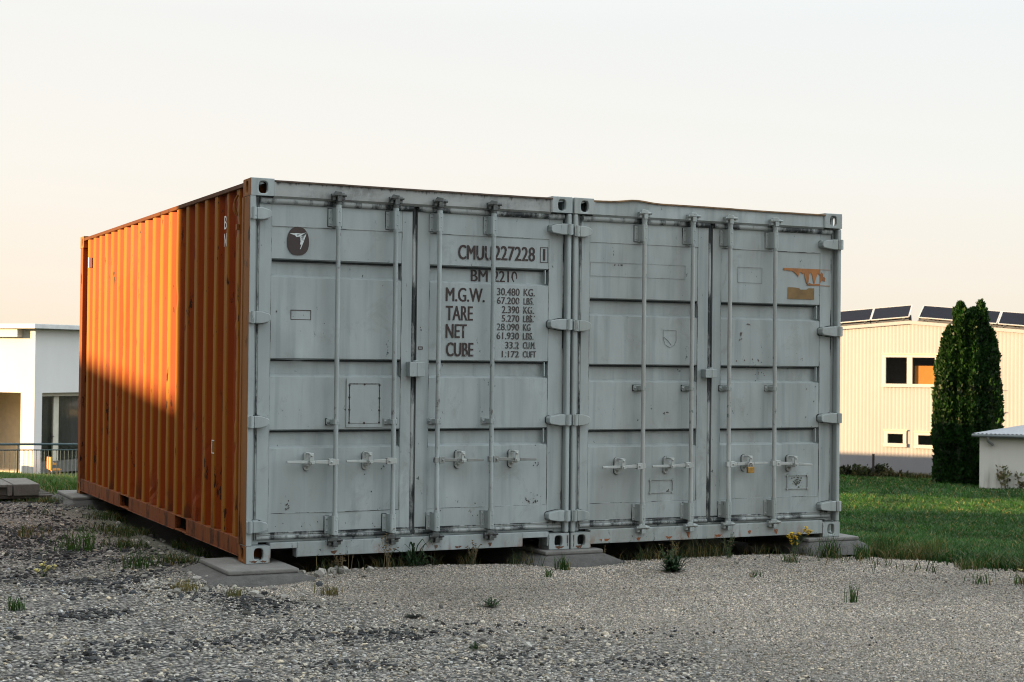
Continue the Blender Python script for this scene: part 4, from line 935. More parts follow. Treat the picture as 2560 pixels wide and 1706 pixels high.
leaf_weed('weed', (2.88, -.74), 90, .13, 'dark leafy weed with a bushy foot in front of the right container', 'weed', g=(.018, .042, .014), up=.9, lw=.020)
leaf_weed('weed', (1.17, -.08), 46, .19, 'rosette of long dark leaves under the left container sill', 'weed', g=(.018, .042, .014), up=.9, lw=.014)
leaf_weed('weed', (.37, -2.9), 22, .05, 'small dark weed among coarse dark stones at the bottom', 'weed', up=.8, lw=.008)
stalk_weed('weed', (2.86, -.70), [(-.10, -.02, .34), (-.05, .02, .28), (.10, .0, .36), (.16, .02, .24), (-.14, .03, .22)], 'pale green weed with upright stems before the middle of the right container', 'weed', GSTALK, branch=4, leaf=.05)
stalk_weed('dry_weed', (.92, -.22), [(-.06, 0, .38), (.05, 0, .42), (.0, .02, .30), (.10, .0, .26)], 'tall branching dry weed in front of the left container sill', 'dry weed', branch=5, headr=.010)
stalk_weed('dry_weed', (.58, -.20), [(-.03, 0, .20), (.02, 0, .22), (.05, 0, .16), (.0, 0, .18)], 'short ochre dry weed beside the near footing', 'dry weed', branch=5, headr=.009)
stalk_weed('dry_weed', (.74, .0), [(.01, 0, .30), (.05, 0, .22)], 'single thin dry stalk between near footing and tall dry weed', 'dry weed', branch=2)
stalk_weed('dry_weed', (1.62, -.08), [(-.08, 0, .24), (.0, 0, .28), (.08, 0, .20), (.14, 0, .27), (-.02, 0, .17)], 'brown dry weed thicket left of the middle footing', 'dry weed', branch=6, headr=.010, leaf=.03)
stalk_weed('weed', (3.70, -.2), [(-.06, 0, .30), (.02, 0, .34), (.09, 0, .26), (.0, 0, .2)], 'green seeding weed below the third locking bar of the right container', 'weed', GSTALK, branch=5, leaf=.04)
stalk_weed('dry_weed', (3.30, -.05), [(-.05, 0, .20), (.04, 0, .24), (.1, 0, .18)], 'small dry weed under the second locking bar of the right container', 'dry weed', branch=4)
stalk_weed('dry_weed', (2.72, -.02), [(-.05, 0, .17), (.04, 0, .22)], 'small dry weed right of the middle footing under the container', 'dry weed', branch=4)
stalk_weed('yellow_flower', (4.30, -.22), [(-.10, 0, .33), (-.06, .0, .28), (.20, 0, .36), (.26, 0, .33)], 'yellow flowering plant against the sill of the right container', 'flower', GSTALK, YEL, branch=3, headr=.016, headn=3, leaf=.05)
stalk_weed('pale_flower', (-1.22, .55), [(0, 0, .16), (.06, 0, .12), (-.06, 0, .1), (.13, 0, .13)], 'pale yellow flowering weed on the stones at far left', 'flower', GSTALK, PALEY, branch=1, headr=.014, headn=4, leaf=.04)
stalk_weed('pale_flower', (5.32, -1.75), [(0, 0, .16), (-.14, 0, .09), (-.28, 0, .08)], 'cream flowering weed at the lawn edge by the right picture border', 'flower', GSTALK, PALEY, branch=1, headr=.013, headn=3, leaf=.04)
def one_stone(xy, size, label, tone):
    o = empty('stone', (xy[0], xy[1], float(hgt(*xy))), label, 'stone'); b = bmesh.new(); bmesh.ops.create_icosphere(b, subdivisions=3, radius=1)
    for v in b.verts: v.co = v.co*(1+.22*mnoise.noise(v.co*1.3+Vector((size*90, 1, 2)))+.06*mnoise.noise(v.co*5)); v.co.x *= size[0] if isinstance(size, tuple) else size; v.co.y *= (size[1] if isinstance(size, tuple) else size*.8); v.co.z *= (size[2] if isinstance(size, tuple) else size*.5)
    me = bpy.data.meshes.new('rock'); b.to_mesh(me); b.free(); me.materials.append(m_concrete('rock_face', tone, 20)); q = bpy.data.objects.new('rock', me); COL.objects.link(q); q.parent = o; q.location.z = .01
one_stone((5.02, -2.52), .09, 'large dark stone behind the tall bushy tuft at right', (.07, .075, .08))

# ------------------------------------------------------------------ kerb blocks on a pallet, back left
kerbc = m_concrete('weathered_kerb_concrete', (.19, .18, .16), 9)
zb = -.088; dirv = Vector((.78, .63, 0)); side = Vector((-.63, .78, 0))
P0 = Vector((-.30, 6.85, 0))
wood = m_plain('old_pallet_wood', (.05, .043, .035), .9, .35, 12, bump=.4)
pal = empty('pallet', (P0.x, P0.y, -.2175), 'dark wooden pallet carrying the concrete kerb blocks, back left', 'pallet')
b = MB()
for j in range(4): b.box(-1.1+.0, .22, .02+j*.24, .20+j*.24, .10, .128)
b.build('deck_board', wood, pal, bevel=.004)
b = MB()
for i in range(3): b.box(-1.05+i*.58, -.95+i*.58, .0, .95, 0, .099)
b.build('bearer', wood, pal, bevel=.004)
for i, (x0, x1, lab) in enumerate(((-.20, .06, 'right hand concrete kerb block on the pallet at left'), (-.47, -.215, 'concrete kerb block with hollow end, left of the other on the pallet'), (-.76, -.49, 'concrete kerb block at the picture edge on the pallet'))):
    k = empty('kerb_block', (P0.x, P0.y, zb), lab, 'kerb block', 'concrete kerb blocks stacked on the pallet'); b = MB(); e_ = .012*((i*7) % 3)
    if i == 1: 
        b.box(x0, x1, .06, .9, .0, .122); b.box(x0, x0+.05, .0, .0595, .0, .122); b.box(x1-.05, x1, .0, .0595, .0, .122); b.box(x0+.0505, x1-.0505, .0, .0595, .09, .122)
    else: b.box(x0, x1, e_, .9+e_, .0, .122)
    b.build('block', kerbc, k, bevel=.008)

# ------------------------------------------------------------------ white building at left
m = NT('white_render'); n_ = m.noise(1.1, (1, 1, .5), 5); st = m.ramp(m.noise(5, (1, 1, .06), 3), (.5, 0), (.75, .2))
m.set(**{'Base Color': m.mix(st, m.mix(m.ramp(n_, (.3, 0), (.7, 1)), (.50, .50, .49), (.55, .55, .54)), (.5, .5, .48)), 'Roughness': .85}); m.bump(m.noise(60, det=4), .15, .01); RENDER = m.mat
FASCIA = m_plain('fascia_metal', (.45, .46, .46), .5, .1); CURT = m_plain('dark_curtain', (.016, .018, .015), .7, .4, 20); GLASSD = NT('dark_glass').set(**{'Base Color': (.012, .014, .013), 'Roughness': .08}).mat
BEIGE = m_plain('beige_wall', (.50, .44, .33), .85, .08); FRAME = m_plain('light_frame', (.42, .40, .33), .5, .1)
m = NT('window_glass'); gl = m.n('ShaderNodeBsdfGlossy'); gl.inputs['Roughness'].default_value = .05; tr_ = m.n('ShaderNodeBsdfTransparent'); mx = m.n('ShaderNodeMixShader'); fr_ = m.n('ShaderNodeFresnel'); fr_.inputs[0].default_value = 1.5
m.l(m.math('ADD', fr_.outputs[0], .05), mx.inputs[0]); m.l(tr_.outputs[0], mx.inputs[1]); m.l(gl.outputs[0], mx.inputs[2]); m.l(mx.outputs[0], m.out.inputs[0]); WGLASS = m.mat
lbz = -1.63; lb = empty('white_building', (3.50, 31.02, lbz), 'low white rendered building with flat overhanging roof, behind the container at left', 'building', rz=math.atan2(.6, .8))
# local: x along the shaded face, y away along the lit face, origin at the corner
HT = 3.70; o1 = (.27, 6.0); oz = 2.08
b = MB()
T = .3
b.box(0, o1[0], 0, T, 0, oz); b.box(0, 14, 0, T, oz+.001, HT); b.box(o1[1], 14, 0, T, 0, oz)                      # shaded face with its opening
b.box(0, T, T+.001, .46, 0, oz); b.box(0, T, T+.001, 10, oz+.001, HT); b.box(0, T, 2.4, 10, 0, oz)             # lit face with its porch
b.box(T+.01, 14, 9.7, 10, 0, HT); b.box(13.7, 14, T+.01, 9.69, 0, HT)
b.build('wall', RENDER, lb)
b = MB(); b.box(o1[0]-.0, o1[1], .55, .6, 0, oz+.2); b.box(1.2, 1.25, .62, 4, 0, HT-.1); b.build('inner_wall', BEIGE, lb)
b = MB(); b.box(T, 13.7, T+.02, 9.69, HT-.06, HT-.02); b.box(.28, 13.7, .3, 9.7, .0, .04); b.build('ceiling_and_floor', BEIGE, lb)
b = MB(); nn = 90
v = []
for i in range(nn+1): v += [(o1[0]+.06+(o1[1]-o1[0]-.06)*i/nn, .46+.03*math.sin(i*1.1)+.01*math.sin(i*2.7), .30), (o1[0]+.06+(o1[1]-o1[0]-.06)*i/nn, .46+.03*math.sin(i*1.1), 1.98)]
b.add(v, [(2*i, 2*i+2, 2*i+3, 2*i+1) for i in range(nn)], 0, True); b.build('curtain', CURT, lb)
w = MB(); w.box(1.00, 1.19, .30, .36, .3, 1.98); w.box(o1[0]+.001, o1[1], .2, .38, 1.985, oz-.002); w.box(2.2, 2.3, .3, .36, 0, 2); fr = w.build('window_frame', FRAME, lb)
b = MB(); 
for a, c_ in ((o1[0]+.01, .99), (1.20, 2.19)): b.add([(a, .33, .3), (c_, .33, .3), (c_, .33, 1.98), (a, .33, 1.98)], [(0, 1, 2, 3)])
b.build('pane', WGLASS, fr); b = MB(); b.rivet(.98, .29, .95, .03, .04); b.build('door_knob', STEEL, fr)
b = MB(); b.box(o1[0]+.001, o1[1], .25, .40, .0, .30); b.build('low_sill_wall', CONCD, lb)
b = MB(); b.box(-.32, 14.3, -.30, 10.3, HT+.012, HT+.13); roof = b.build('roof', FASCIA, lb, bevel=.01)
b = MB(); b.box(-.20, -.0, .42, 9.0, HT-.20, HT+.010); b.build('porch_beam', RENDER, lb)
ch = empty('sunlit_patch_chair', (0, 0, 0), 'chair-shaped orange block standing in for a sunlit patch behind the railing', 'chair'); ch.parent = None
ch.location = (3.5+.8*.18+.6*.40, 31.02+.6*.18-.8*.40, lbz); ch.rotation_euler.z = .15; ch.scale = (.8, .8, .9)
ORN = m_plain('sunlit_orange', (.55, .23, .03), .5, .1)  # orange colour put in for a sunlit patch behind the railing
b = MB(); b.box(-.02, .30, -.18, .18, .14, .19); b.build('patch_seat', ORN, ch, bevel=.01); b = MB(); b.box(-.06, -.0, -.18, .18, .16, .52); b.box(-.0, .16, .14, .18, .3, .36); b.box(0, .16, -.18, -.14, .3, .36); b.build('patch_backrest', ORN, ch, bevel=.01)
for sx in (0, .26):
    for sy in (-.15, .15): b = MB(); b.box(sx-.02, sx+.02, sy-.02, sy+.02, 0, .14); b.build('patch_leg', ORN, ch)
pb = empty('planter_box', (2.35, 31.3, -1.66), 'dark low planter box behind the railing at the left edge of the picture', 'planter'); b = MB(); b.box(-1.2, .35, -.2, .2, 0, .33); b.build('box', m_plain('planter_dark', (.03, .03, .028), .8), pb, bevel=.01); b = MB(); b.box(-1.15, .3, -.15, .15, .331, .35); b.build('soil', m_plain('planter_soil', (.03, .025, .02), .9), pb)
# railing
RAILM = m_plain('teal_grey_railing', (.028, .055, .062), .6, .2)
def atD(px, py, D):     # used only to list positions of the railing run on its own real line
    pass
rp = [Vector((-3.0, 25.9, -1.38)), Vector((2.42, 26.35, -1.43)), Vector((6.2, 28.6, -1.60))]
ra = empty('railing', tuple(rp[1]), 'teal grey metal railing with thin upright bars in front of the white building', 'railing')
b = MB(); RH = .84
for hz_, rr in ((RH, .026), (RH-.13, .014), (.06, .012)): b.tube([p-rp[1]+Vector((0, 0, hz_)) for p in rp], rr, 8)
b.build('rail', RAILM, ra)
for (p, q, n) in ((rp[0], rp[1], 46), (rp[1], rp[2], 38)):
    b = MB()
    for i in range(n): 
        c_ = p+(q-p)*((i+.5)/n)-rp[1]; b.tube([c_+Vector((0, 0, .06)), c_+Vector((0, 0, RH-.13))], .008, 6)
    b.build('balusters', RAILM, ra)
for p in (rp[0], (rp[0]+rp[1])/2, rp[1], (rp[1]+rp[2])/2, rp[2]): b = MB(); b.tube([p-rp[1]-Vector((0, 0, .15)), p-rp[1]+Vector((0, 0, RH))], .02, 8); b.build('post', RAILM, ra)

# ------------------------------------------------------------------ trees
def crown_cards(centres, radii, n, size, g, up=.6, seed=0, tall=False):
    """leaf sprays spread over the outer part of several tall lobes"""
    rg = np.random.default_rng(seed); V = []; C = []
    centres = np.array(centres); radii = np.array(radii); k = rg.choice(len(centres), n, p=(radii[:, 0]*radii[:, 2])/np.sum(radii[:, 0]*radii[:, 2]))
    d = rg.normal(size=(n, 3)); d /= np.linalg.norm(d, axis=1)[:, None]; rad = rg.uniform(.62, 1.04, n)**.6
    cr = radii[k]; h = d[:, 2]*rad
    # narrow towards the top like a flame
    hc = np.clip(h, -1, 1); taper = np.ones(n)
    if tall:
        rxy = np.sqrt(np.maximum(1e-4, d[:, 0]**2+d[:, 1]**2)); rr_ = rg.uniform(.55, 1.04, n)**.5; prof = np.where(hc > 0, np.sqrt(np.clip(1-hc**2.6, 0, 1))*(1-.25*hc**3), 1-.12*hc**4)
        hc = rg.uniform(-1, 1, n); prof = np.where(hc > 0, np.sqrt(np.clip(1-np.abs(hc)**2.4, 0, 1))*(1-.2*hc**3), 1-.15*np.abs(hc)**4); h = hc; taper = prof*rr_/(rxy*rad)
    P = centres[k]+np.stack([d[:, 0]*rad*cr[:, 0]*taper, d[:, 1]*rad*cr[:, 1]*taper, h*cr[:, 2]], 1)
    lump = np.array([mnoise.noise(Vector((p[0]*2.6, p[1]*2.6, p[2]*1.3))) for p in P]); P[:, :2] += d[:, :2]*(.16*lump)[:, None]
    s = size*rg.uniform(.6, 1.35, n); o = np.stack([d[:, 0]*.5, d[:, 1]*.5, np.full(n, up)], 1)+rg.normal(0, .35, (n, 3)); o /= np.linalg.norm(o, axis=1)[:, None]
    w = np.cross(o, rg.normal(size=(n, 3))); w /= np.linalg.norm(w, axis=1)[:, None]
    V = np.stack([P-w*(s*.16)[:, None], P+w*(s*.16)[:, None], P+o*(s*.6)[:, None]+w*(s*.34)[:, None], P+o*s[:, None]*1.1, P+o*(s*.6)[:, None]-w*(s*.34)[:, None]], 1)
    F = (np.arange(n)*5)[:, None]+np.arange(5)[None]; t_ = rg.uniform(.55, 1.5, n)*(1+.6*lump); C = np.array(g)[None]*t_[:, None]; C[:, 0] *= rg.uniform(.7, 1.2, n)
    return V.reshape(-1, 3), F, np.repeat(C, 5, 0)
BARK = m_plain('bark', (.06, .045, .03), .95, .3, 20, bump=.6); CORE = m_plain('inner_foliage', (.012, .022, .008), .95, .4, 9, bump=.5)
def thuja(loc, h, rx, lobes, label, seed):
    z0 = float(hgt(loc[0], loc[1])); o = empty('thuja_tree', (loc[0], loc[1], z0), label, 'tree', 'columnar thuja trees beside the corrugated building')
    b = MB(); b.tube([(0, 0, -.1), (.02, 0, h*.35), (0, .02, h*.8)], [.12, .08, .02], 8); b.build('trunk', BARK, o)
    cs = [(0, 0, h*.48)]; rs = [(rx*.72, rx*.72, h*.50)]
    rg = random.Random(seed)
    for (dx, dy, top, rr) in lobes: cs.append((dx, dy, top*.5)); rs.append((rr, rr, top*.5))
    for i in range(9):
        a = rg.uniform(0, 6.28); top = h*rg.uniform(.6, .97); rr = rx*rg.uniform(.28, .45); q = rx*rg.uniform(.45, .72)*(1 if top < .85*h else .6); cs.append((math.cos(a)*q, math.sin(a)*q, top*.5)); rs.append((rr, rr, top*.5))
    V, F, C = crown_cards(cs, rs, 30000, .125, (.010, .034, .005), .9, seed, True); cr = np_mesh('crown', V, F, BLADE, C, parent=o)
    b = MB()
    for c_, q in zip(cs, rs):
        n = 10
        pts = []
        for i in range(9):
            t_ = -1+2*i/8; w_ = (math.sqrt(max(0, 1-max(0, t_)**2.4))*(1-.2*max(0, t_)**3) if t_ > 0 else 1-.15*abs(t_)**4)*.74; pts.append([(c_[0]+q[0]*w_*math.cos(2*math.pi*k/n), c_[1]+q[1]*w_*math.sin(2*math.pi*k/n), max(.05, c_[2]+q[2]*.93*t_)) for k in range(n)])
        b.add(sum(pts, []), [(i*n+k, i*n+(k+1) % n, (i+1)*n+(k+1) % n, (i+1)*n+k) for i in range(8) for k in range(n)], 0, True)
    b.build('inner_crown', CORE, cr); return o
thuja((36.67, 34.97), 5.95, .46, [(-.2, 0, 5.3, .4)], 'leftmost and lowest of the clustered columnar thuja trees', 3)
thuja((36.99, 34.73), 6.85, .48, [(.05, 0, 6.6, .4)], 'thuja tree with a pointed tip, second from left in the cluster', 5)
thuja((37.30, 34.52), 6.60, .47, [(0, 0, 6.3, .4)], 'thuja tree with a rounded top in front, third from left in the cluster', 8)
thuja((37.70, 34.46), 6.95, .47, [(.25, -.1, 5.8, .5)], 'rightmost thuja tree with the tallest tip, above the small shed', 13)
# a leafy tree behind the white building
def leafy_tree(loc, h, rad, label, seed):
    z0 = float(hgt(loc[0], loc[1])); o = empty('leafy_tree', (loc[0], loc[1], z0), label, 'tree'); b = MB(); b.tube([(0, 0, -.2), (.1, 0, h*.4), (0, .1, h*.75)], [.25, .18, .06], 8)
    for i in range(6):
        a = i*1.05; b.tube([(.05, 0, h*.4), (rad*.5*math.cos(a), rad*.5*math.sin(a), h*.62), (rad*.8*math.cos(a), rad*.8*math.sin(a), h*.8)], [.1, .06, .02], 6)
    b.build('trunk', BARK, o); rg = random.Random(seed); cs = []; rs = []
    for i in range(16):
        a = rg.uniform(0, 6.28); q = rad*rg.uniform(.1, .8); cs.append((math.cos(a)*q, math.sin(a)*q, h*rg.uniform(.55, .9))); s = rad*rg.uniform(.25, .4); rs.append((s, s, s*.9))
    V, F, C = crown_cards(cs, rs, 9000, .3, (.03, .04, .014), .2, seed); np_mesh('crown', V, F, BLADE, C, parent=o)
leafy_tree((3.6, 62.0), 6.3, 2.6, 'round leafy treetop showing above the white building roof at far left', 4)

# ------------------------------------------------------------------ corrugated building at right
yawR = R(51.5); rbz = -3.133
rb = empty('corrugated_building', (40.007, 41.208, rbz), 'cream two storey building clad in vertical corrugated sheet, behind the thuja trees', 'building', rz=-yawR)
m = NT('cream_sheet'); w_ = m.n('ShaderNodeTexWave', wave_type='BANDS', bands_direction='X', wave_profile='SIN'); m.l(m.coord(), w_.inputs[0]); w_.inputs['Scale'].default_value = 1
n_ = m.noise(.8, (1, 1, .4), 4); m.set(**{'Base Color': m.mix(m.ramp(n_, (.3, 0), (.7, 1)), (.245, .242, .258), (.275, .272, .29)), 'Roughness': .5}); CREAM = m.mat
Z = lambda z: z-rbz
slope = .083
def roofz(x): return Z(3.19)-abs(x)*slope
WINS = [(-1.04, 1.16, Z(.55), Z(1.84)), (-.95, -.10, Z(-1.92), Z(-1.31)), (.30, 1.15, Z(-1.95), Z(-1.34)), (5.6, 7.6, Z(.55), Z(1.84))]
b = MB(); pitch_ = .152; depth_ = .0028; X0, X1 = -13.0, 13.0
nstep = int((X1-X0)/pitch_)
zc = sorted(set([-.3]+[w[2] for w in WINS]+[w[3] for w in WINS]))
def inwin(x, za, zb):
    return any(w[0] <= x <= w[1] and za >= w[2]-1e-4 and zb <= w[3]+1e-4 for w in WINS)
for i in range(nstep):
    x0 = X0+i*pitch_; xs_ = [x0, x0+.052, x0+.066, x0+.138, x0+.152]; yy = [0, 0, -depth_, -depth_, 0]
    for j in range(4):
        zl = zc+[None]
        for a, zz in enumerate(zc):
            za = zz; last = a+1 >= len(zc); zb = None if last else zc[a+1]
            if not last and inwin((xs_[j]+xs_[j+1])/2, za, zb): continue
            b.add([(xs_[j], yy[j], za), (xs_[j+1], yy[j+1], za), (xs_[j+1], yy[j+1], roofz(xs_[j+1]) if last else zb), (xs_[j], yy[j], roofz(xs_[j]) if last else zb)], [(0, 1, 2, 3)])
b.box(X0, X0+.1, .02, 24, -.3, roofz(X0)); b.box(X1-.1, X1, .02, 24, -.3, roofz(X1)); b.box(X0+.11, X1-.11, 23.9, 24, -.3, roofz(X0))
b.build('wall', CREAM, rb, recalc=False)
b = MB(); b.prism([(X0-.1, roofz(X0)+.0), (0, roofz(0)), (X1+.1, roofz(X1)), (X1+.1, roofz(X1)+.06), (0, roofz(0)+.06), (X0-.1, roofz(X0)+.06)], 'y', -.06, 24.1); b.build('roof', m_plain('dark_roof', (.05, .055, .06), .6), rb)
b = MB(); b.prism([(X0-.1, roofz(X0)-.07), (0, roofz(0)-.07), (X1+.1, roofz(X1)-.07), (X1+.1, roofz(X1)+.07), (0, roofz(0)+.07), (X0-.1, roofz(X0)+.07)], 'y', -.09, -.062); b.build('verge_trim', m_plain('trim_cream', (.28, .275, .295), .5, .05), rb)
WFR = m_plain('window_frame_white', (.36, .36, .36), .5, .05); ROOMD = m_plain('dim_room', (.05, .045, .035), .9, .2); ROOML = m_plain('sunlit_room_ochre', (.30, .125, .018), .9, .1)

for k, (x0, x1, z0, z1) in enumerate(WINS):
    big = z1-z0 > 1; t_ = .10 if big else .11
    w = MB(); w.box(x0-.03, x1+.03, -.05, .10, z1-t_, z1+.02); w.box(x0-.05, x1+.05, -.09, .10, z0-.04, z0+t_); w.box(x0-.03, x0+t_, -.05, .10, z0+t_+.001, z1-t_-.001); w.box(x1-t_, x1+.03, -.05, .10, z0+t_+.001, z1-t_-.001)
    panes = [(x0+t_, x1-t_)]
    if big: xm = (x0+x1)/2-.02; w.box(xm-.11, xm+.11, -.045, .10, z0+t_+.001, z1-t_-.001); panes = [(x0+t_, xm-.11), (xm+.11, x1-t_)]
    wf = w.build('window', WFR, rb, bevel=.008)
    b = MB()
    for (a, c_) in panes: b.add([(a, .04, z0+t_), (c_, .04, z0+t_), (c_, .04, z1-t_), (a, .04, z1-t_)], [(0, 1, 2, 3)])
    b.build('pane', WGLASS, wf)
    b = MB(); b.add([(x0-.5, 1.4, z0-.3), (x1+.5, 1.4, z0-.3), (x1+.5, 1.4, z1+.3), (x0-.5, 1.4, z1+.3)], [(0, 1, 2, 3)]); b.box(x0-.5, x1+.5, .12, 1.39, z0-.35, z0-.31); b.box(x0-.5, x1+.5, .12, 1.39, z1+.3, z1+.34); b.box(x0-.54, x0-.5, .12, 1.39, z0-.3, z1+.3); b.box(x1+.5, x1+.54, .12, 1.39, z0-.3, z1+.3)
    if k == 0: b.box(.22, 1.12, .121, .14, z0-.2, z1-.44, 1)  # ochre board behind the pane, coloured as the sunlit inner wall
    b.build('room', [ROOMD, ROOML], wf)
    b = MB(); b.box(x0-.06, x1+.06, -.075, -.03, z1+.021, z1+.07); b.build('lintel_flashing', m_plain('flashing', (.55, .47, .30), .6), wf)
b = MB(); b.box(3.66, 3.74, -.10, -.03, Z(-.46), Z(-.40)); b.tube([(3.7, -.05, Z(-.43)), (3.85, -.08, Z(-.43))], .02, 6); b.tube([(3.62, -.06, Z(.45)), (3.85, -.06, Z(.45))], .012, 6); b.build('wall_bracket', STEEL, rb)
# solar panels on tilted stands along the gable
PANEL = NT('solar_cells'); ge = PANEL.voro(1); gm = PANEL.n('ShaderNodeTexBrick'); PANEL.l(PANEL.coord((1, 1, 1)), gm.inputs[0]); gm.inputs['Scale'].default_value = 6; gm.offset = 0; gm.inputs['Color1'].default_value = (.010, .013, .022, 1); gm.inputs['Color2'].default_value = (.012, .016, .028, 1); gm.inputs['Mortar'].default_value = (.02, .025, .035, 1); gm.inputs['Mortar Size'].default_value = .01
PANEL.set(**{'Base Color': gm.outputs[0], 'Roughness': .7, 'Specular IOR Level': .03}); PANEL = PANEL.mat; ALU = m_plain('aluminium', (.55, .52, .48), .4, .1, 20, .6)
rot = Matrix.Rotation(-yawR, 4, 'Z'); base = Vector((40.007, 41.208, rbz))
labs = {-3: 'solar panel at the far left end of the roof row, behind the container', -2: 'solar panel on the left roof slope next to the container edge', -1: 'solar panel on the left roof slope beside the ridge gap', 1: 'solar panel just right of the ridge gap, left of the thuja tips', 2: 'solar panel partly hidden behind the thuja tips', 3: 'solar panel at the right picture edge on the roof', 4: 'solar panel beyond the right picture edge on the roof'}
for k, lab in labs.items():
    s = 1 if k > 0 else -1; xa = {1: .32, 2: 1.93, 3: 3.49, 4: 5.10, -1: -1.62, -2: -3.14, -3: -4.75}[k]; wid = {2: 1.50, -2: 1.48}.get(k, 1.56)
    xm = xa+wid/2; loc = base+rot @ Vector((xm, .25, roofz(xm)+.06)); o = empty('solar_panel', loc, lab, 'solar panel', 'solar panels on the corrugated building', rz=-yawR); o.rotation_euler = (rot.to_3x3().to_4x4() @ Matrix.Rotation(s*slope, 4, 'Y')).to_euler()
    ti = R(31); dy, dz = math.cos(ti), math.sin(ti); Lp = 1.0; zb_ = .16
    def PP(x, t_, e_): return (x+.22*t_*(-s if True else 0)*0, t_*Lp*dy-e_*dz, zb_+t_*Lp*dz+e_*dy)
    b = MB(); b.add([PP(-wid/2, 0, 0), PP(wid/2, 0, 0), PP(wid/2, 1, 0), PP(-wid/2, 1, 0), PP(-wid/2, 0, .03), PP(wid/2, 0, .03), PP(wid/2, 1, .03), PP(-wid/2, 1, .03)], [(0, 3, 2, 1), (4, 5, 6, 7), (0, 1, 5, 4), (2, 3, 7, 6), (1, 2, 6, 5), (0, 4, 7, 3)]); b.build('glass', PANEL, o)
    b = MB()
    for (p, q) in ((PP(-wid/2, 0, .012), PP(wid/2, 0, .012)), (PP(-wid/2, 1, .012), PP(wid/2, 1, .012)), (PP(-wid/2, 0, .012), PP(-wid/2, 1, .012)), (PP(wid/2, 0, .012), PP(wid/2, 1, .012))): b.tube([p, q], .028, 6)
    b.build('frame', ALU, o); b = MB(); b.box(-wid/2-.05, wid/2+.05, .30, .34, -.03, .26); b.box(-wid/2-.05, wid/2+.05, .02, .30, -.02, .04)  # dark plate added to fill the dark gap below the panel
    for x in (-wid*.35, wid*.35): b.tube([(x, 0, -.02), (x, 0, zb_)], .02, 6); b.tube([(x, Lp*dy, -.02), (x, Lp*dy, zb_+Lp*dz)], .02, 6); b.tube([(x-.12, -.04, -.01), (x+.12, -.04, zb_)], .014, 6)
    b.tube([(-wid/2, 0, .06), (wid/2, 0, .06)], .035, 6); b.build('stand_and_gap_fill', m_plain('stand_and_gap_grey', (.06, .065, .075), .7), o)
# small shed
sz = float(hgt(35.65, 32.2)); 
sh = empty('shed', (35.63, 32.21, sz), 'small white shed with grey corrugated roof and gutter, right of the thuja trees', 'shed', rz=-R(47)); SHW = NT('stained_white_wall'); st = SHW.ramp(SHW.noise(5, (1, 1, .12), 5), (.48, 0), (.72, .75)); low = SHW.ramp(SHW.axis(2), (.2, 1), (1.3, .1)); SHW.set(**{'Base Color': SHW.mix(SHW.math('MULTIPLY', st, low), (.56, .56, .52), (.22, .21, .18)), 'Roughness': .9}); SHW = SHW.mat
hs = -.93-sz
b = MB(); pl_ = [(0, 0), (5, 0), (6.4, 4.2), (3.6, 4.2)]
b.add([(x, y, -.2) for x, y in pl_]+[(x, y, hs+y*.13) for x, y in pl_], [(0, 1, 5, 4), (1, 2, 6, 5), (2, 3, 7, 6), (3, 0, 4, 7)]); b.build('wall', SHW, sh)
b = MB(); nn = 76; v = []
for i in range(nn+1):
    t_ = i/nn; z = .017 if i % 2 else -.017
    v += [(-.24+5.4*t_, -.22, hs+.0+z), (3.55+3.1*t_, 4.35, hs+.62+z)]
b.add(v, [(2*i, 2*i+2, 2*i+3, 2*i+1) for i in range(nn)], 0, False)
ro = b.build('roof', m_plain('shed_roof_grey', (.26, .275, .29), .5, .15), sh); sd = ro.modifiers.new('thickness', 'SOLIDIFY'); sd.thickness = .012
b = MB(); b.box(-.20, 5.2, -.20, -.17, hs-.11, hs-.022); b.tube([(-.24, -.27, hs-.075), (5.2, -.27, hs-.085)], .055, 8); b.build('gutter', m_plain('gutter_grey', (.10, .12, .12), .5), sh)
b = MB(); b.tube([(.30, -.27, hs-.11), (.30, -.25, hs-.26), (.40, -.14, hs-.34), (.46, -.1, hs-.40)], .05, 8); b.build('downpipe', m_plain('pipe_grey', (.16, .17, .165), .5), sh)
# shrubs and weeds along the building and the shed
def shrub(loc, n, h, spread, label, seed, g=(.05, .055, .02), dens=14):
    z0 = float(hgt(loc[0], loc[1])); o = empty('shrub', (loc[0], loc[1], z0), label, 'shrub', 'weedy shrubs by the far buildings'); rg = random.Random(seed); b = MB(); cs = []
    for i in range(n):
        lx, ly = rg.gauss(0, spread), rg.gauss(0, spread*.5); hh = h*rg.uniform(.5, 1.1); b.tube([(lx*.4, ly*.4, -.05), (lx*.8, ly*.8, hh*.5), (lx, ly, hh)], [.012, .01, .004], 5)
        for q in (.45, .65, .8, .95): cs.append((lx*(.5+q*.5), ly*(.5+q*.5), hh*q))
    b.build('stems', STALK, o); V, F, C = crown_cards(cs, [(.09, .09, .09)]*len(cs), len(cs)*dens, .11, g, .4, seed); np_mesh('leaves', V, F, BLADE, C, parent=o)
shrub((36.22, 31.45), 9, 1.0, .22, 'tall thin climbing shrub against the white shed wall', 2, (.20, .19, .10), 5); shrub((36.75, 31.2), 8, .7, .22, 'lower thin shrub against the shed wall by the picture edge', 3, (.18, .17, .09), 5)
shrub((38.0, 41.3), 14, .5, .5, 'bushy weeds round the thin post at the foot of the corrugated building', 5, (.03, .04, .014)); shrub((37.15, 42.0), 9, .38, .4, 'dark low shrub at the building foot next to the container edge', 6, (.02, .028, .010)); shrub((38.7, 40.6), 8, .3, .5, 'sparse weeds at the building foot left of the thuja trees', 7, (.05, .05, .02))
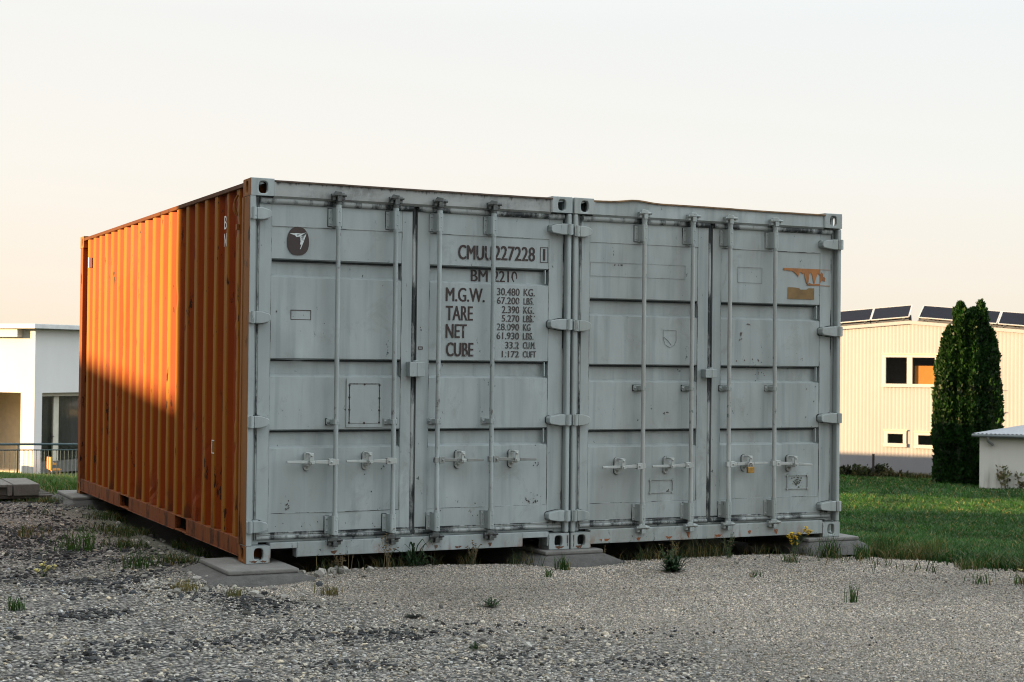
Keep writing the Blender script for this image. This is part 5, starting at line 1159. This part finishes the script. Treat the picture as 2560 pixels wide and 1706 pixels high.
x = rng.uniform(36, 41, 5000); t_ = (x-40.0)/math.cos(yawR); y = 41.2-math.tan(yawR)*(x-40)-.8-np.abs(rng.normal(0, .5, 5000)); grass_stuff('tall_rough_grass', x, y, rng.uniform(.1, .4, 5000), np.full(5000, .04), rng.uniform(.1, .5, 5000), grass_cols(5000, (.03, .05, .012), .3))
ps = empty('post', (38.05, 41.0, float(hgt(38.05, 41.0))), 'thin dark post standing in weeds before the corrugated building', 'post'); b = MB(); b.tube([(0, 0, 0), (0, 0, 1.0)], .05, 8); b.tube([(0, 0, 1.0), (0, 0, 1.02)], [.06, .05], 8); b.build('shaft', DARK, ps)

# ------------------------------------------------------------------ unseen halls: two read from their shadows, two blocks added to cut light
HALL = m_plain('unseen_hall_cladding', (.10, .095, .085), .7, .1)  # kept dark so the unseen halls bounce little light
def hall(name, loc, rz, lx, ly, h, label, rise=.6):
    o = empty(name, loc, label, 'building', rz=rz); b = MB(); b.prism([(0, -4), (0, h), (-lx*.5, h+rise), (-lx, h), (-lx, -4)], 'y', 0, ly); b.build('wall', HALL, o); b = MB(); b.prism([(.15, h+.002), (-lx*.5, h+rise+.002), (-lx-.15, h+.002), (-lx-.15, h+.1), (-lx*.5, h+rise+.1), (.15, h+.1)], 'y', -.15, ly+.15); b.build('roof', ROOFM, o); return o
tanE = math.tan(SUN_EL); hx, hy = sdir.x, sdir.y; hn = math.hypot(hx, hy)
hall('rear_light_block', (24, -22, 0), R(-90), 12, 56, 8.0, 'dark unseen hall added behind the camera to cut low sky light', .5)
# nearer unseen hall, raised extra high to darken the left: its far end edge throws the upright shadow edge on the orange wall at y = 2.03
dn = 12.0; hall('tall_shade_hall', (hx/hn*dn, 2.03+hy/hn*dn-40, 0), 0, 8, 40, 13.0, 'unseen hall left of the picture, made extra tall to darken that side', .5)
# farther unseen hall: its oblique eaves throw the soft sloping edge from z=.91 at y=2.09 up to z=1.21 at y=5.5
df = 30.0; p1 = Vector((hx/hn*df, 2.09+hy/hn*df, 0)); d2 = df-.30/tanE; p2 = Vector((hx/hn*d2, 5.5+hy/hn*d2, 0)); al = (p2-p1).normalized(); st_ = p1-al*34
d3 = 25.0; q1 = Vector((38.3, 43.3, 0))+Vector((hx/hn, hy/hn, 0))*d3; q2 = Vector((43.8, 36.4, 0))+Vector((hx/hn, hy/hn, 0))*d3; al3 = (q1-q2).normalized(); st3 = q2-al3*1.0
hall('foot_shade_block', tuple(st3), math.atan2(-al3.x, al3.y), 5, (q1-q2).length+5, -2.28+d3*tanE-.12, 'low unseen block added behind the containers to shade the building foot', .12)  # unseen block added to shade the foot of the cream building
hall('far_unseen_hall', tuple(st_), math.atan2(-al.x, al.y), 14, 34+16, .91+df*tanE, 'long low unseen hall farther across the yard, outside the picture to the left', .3)
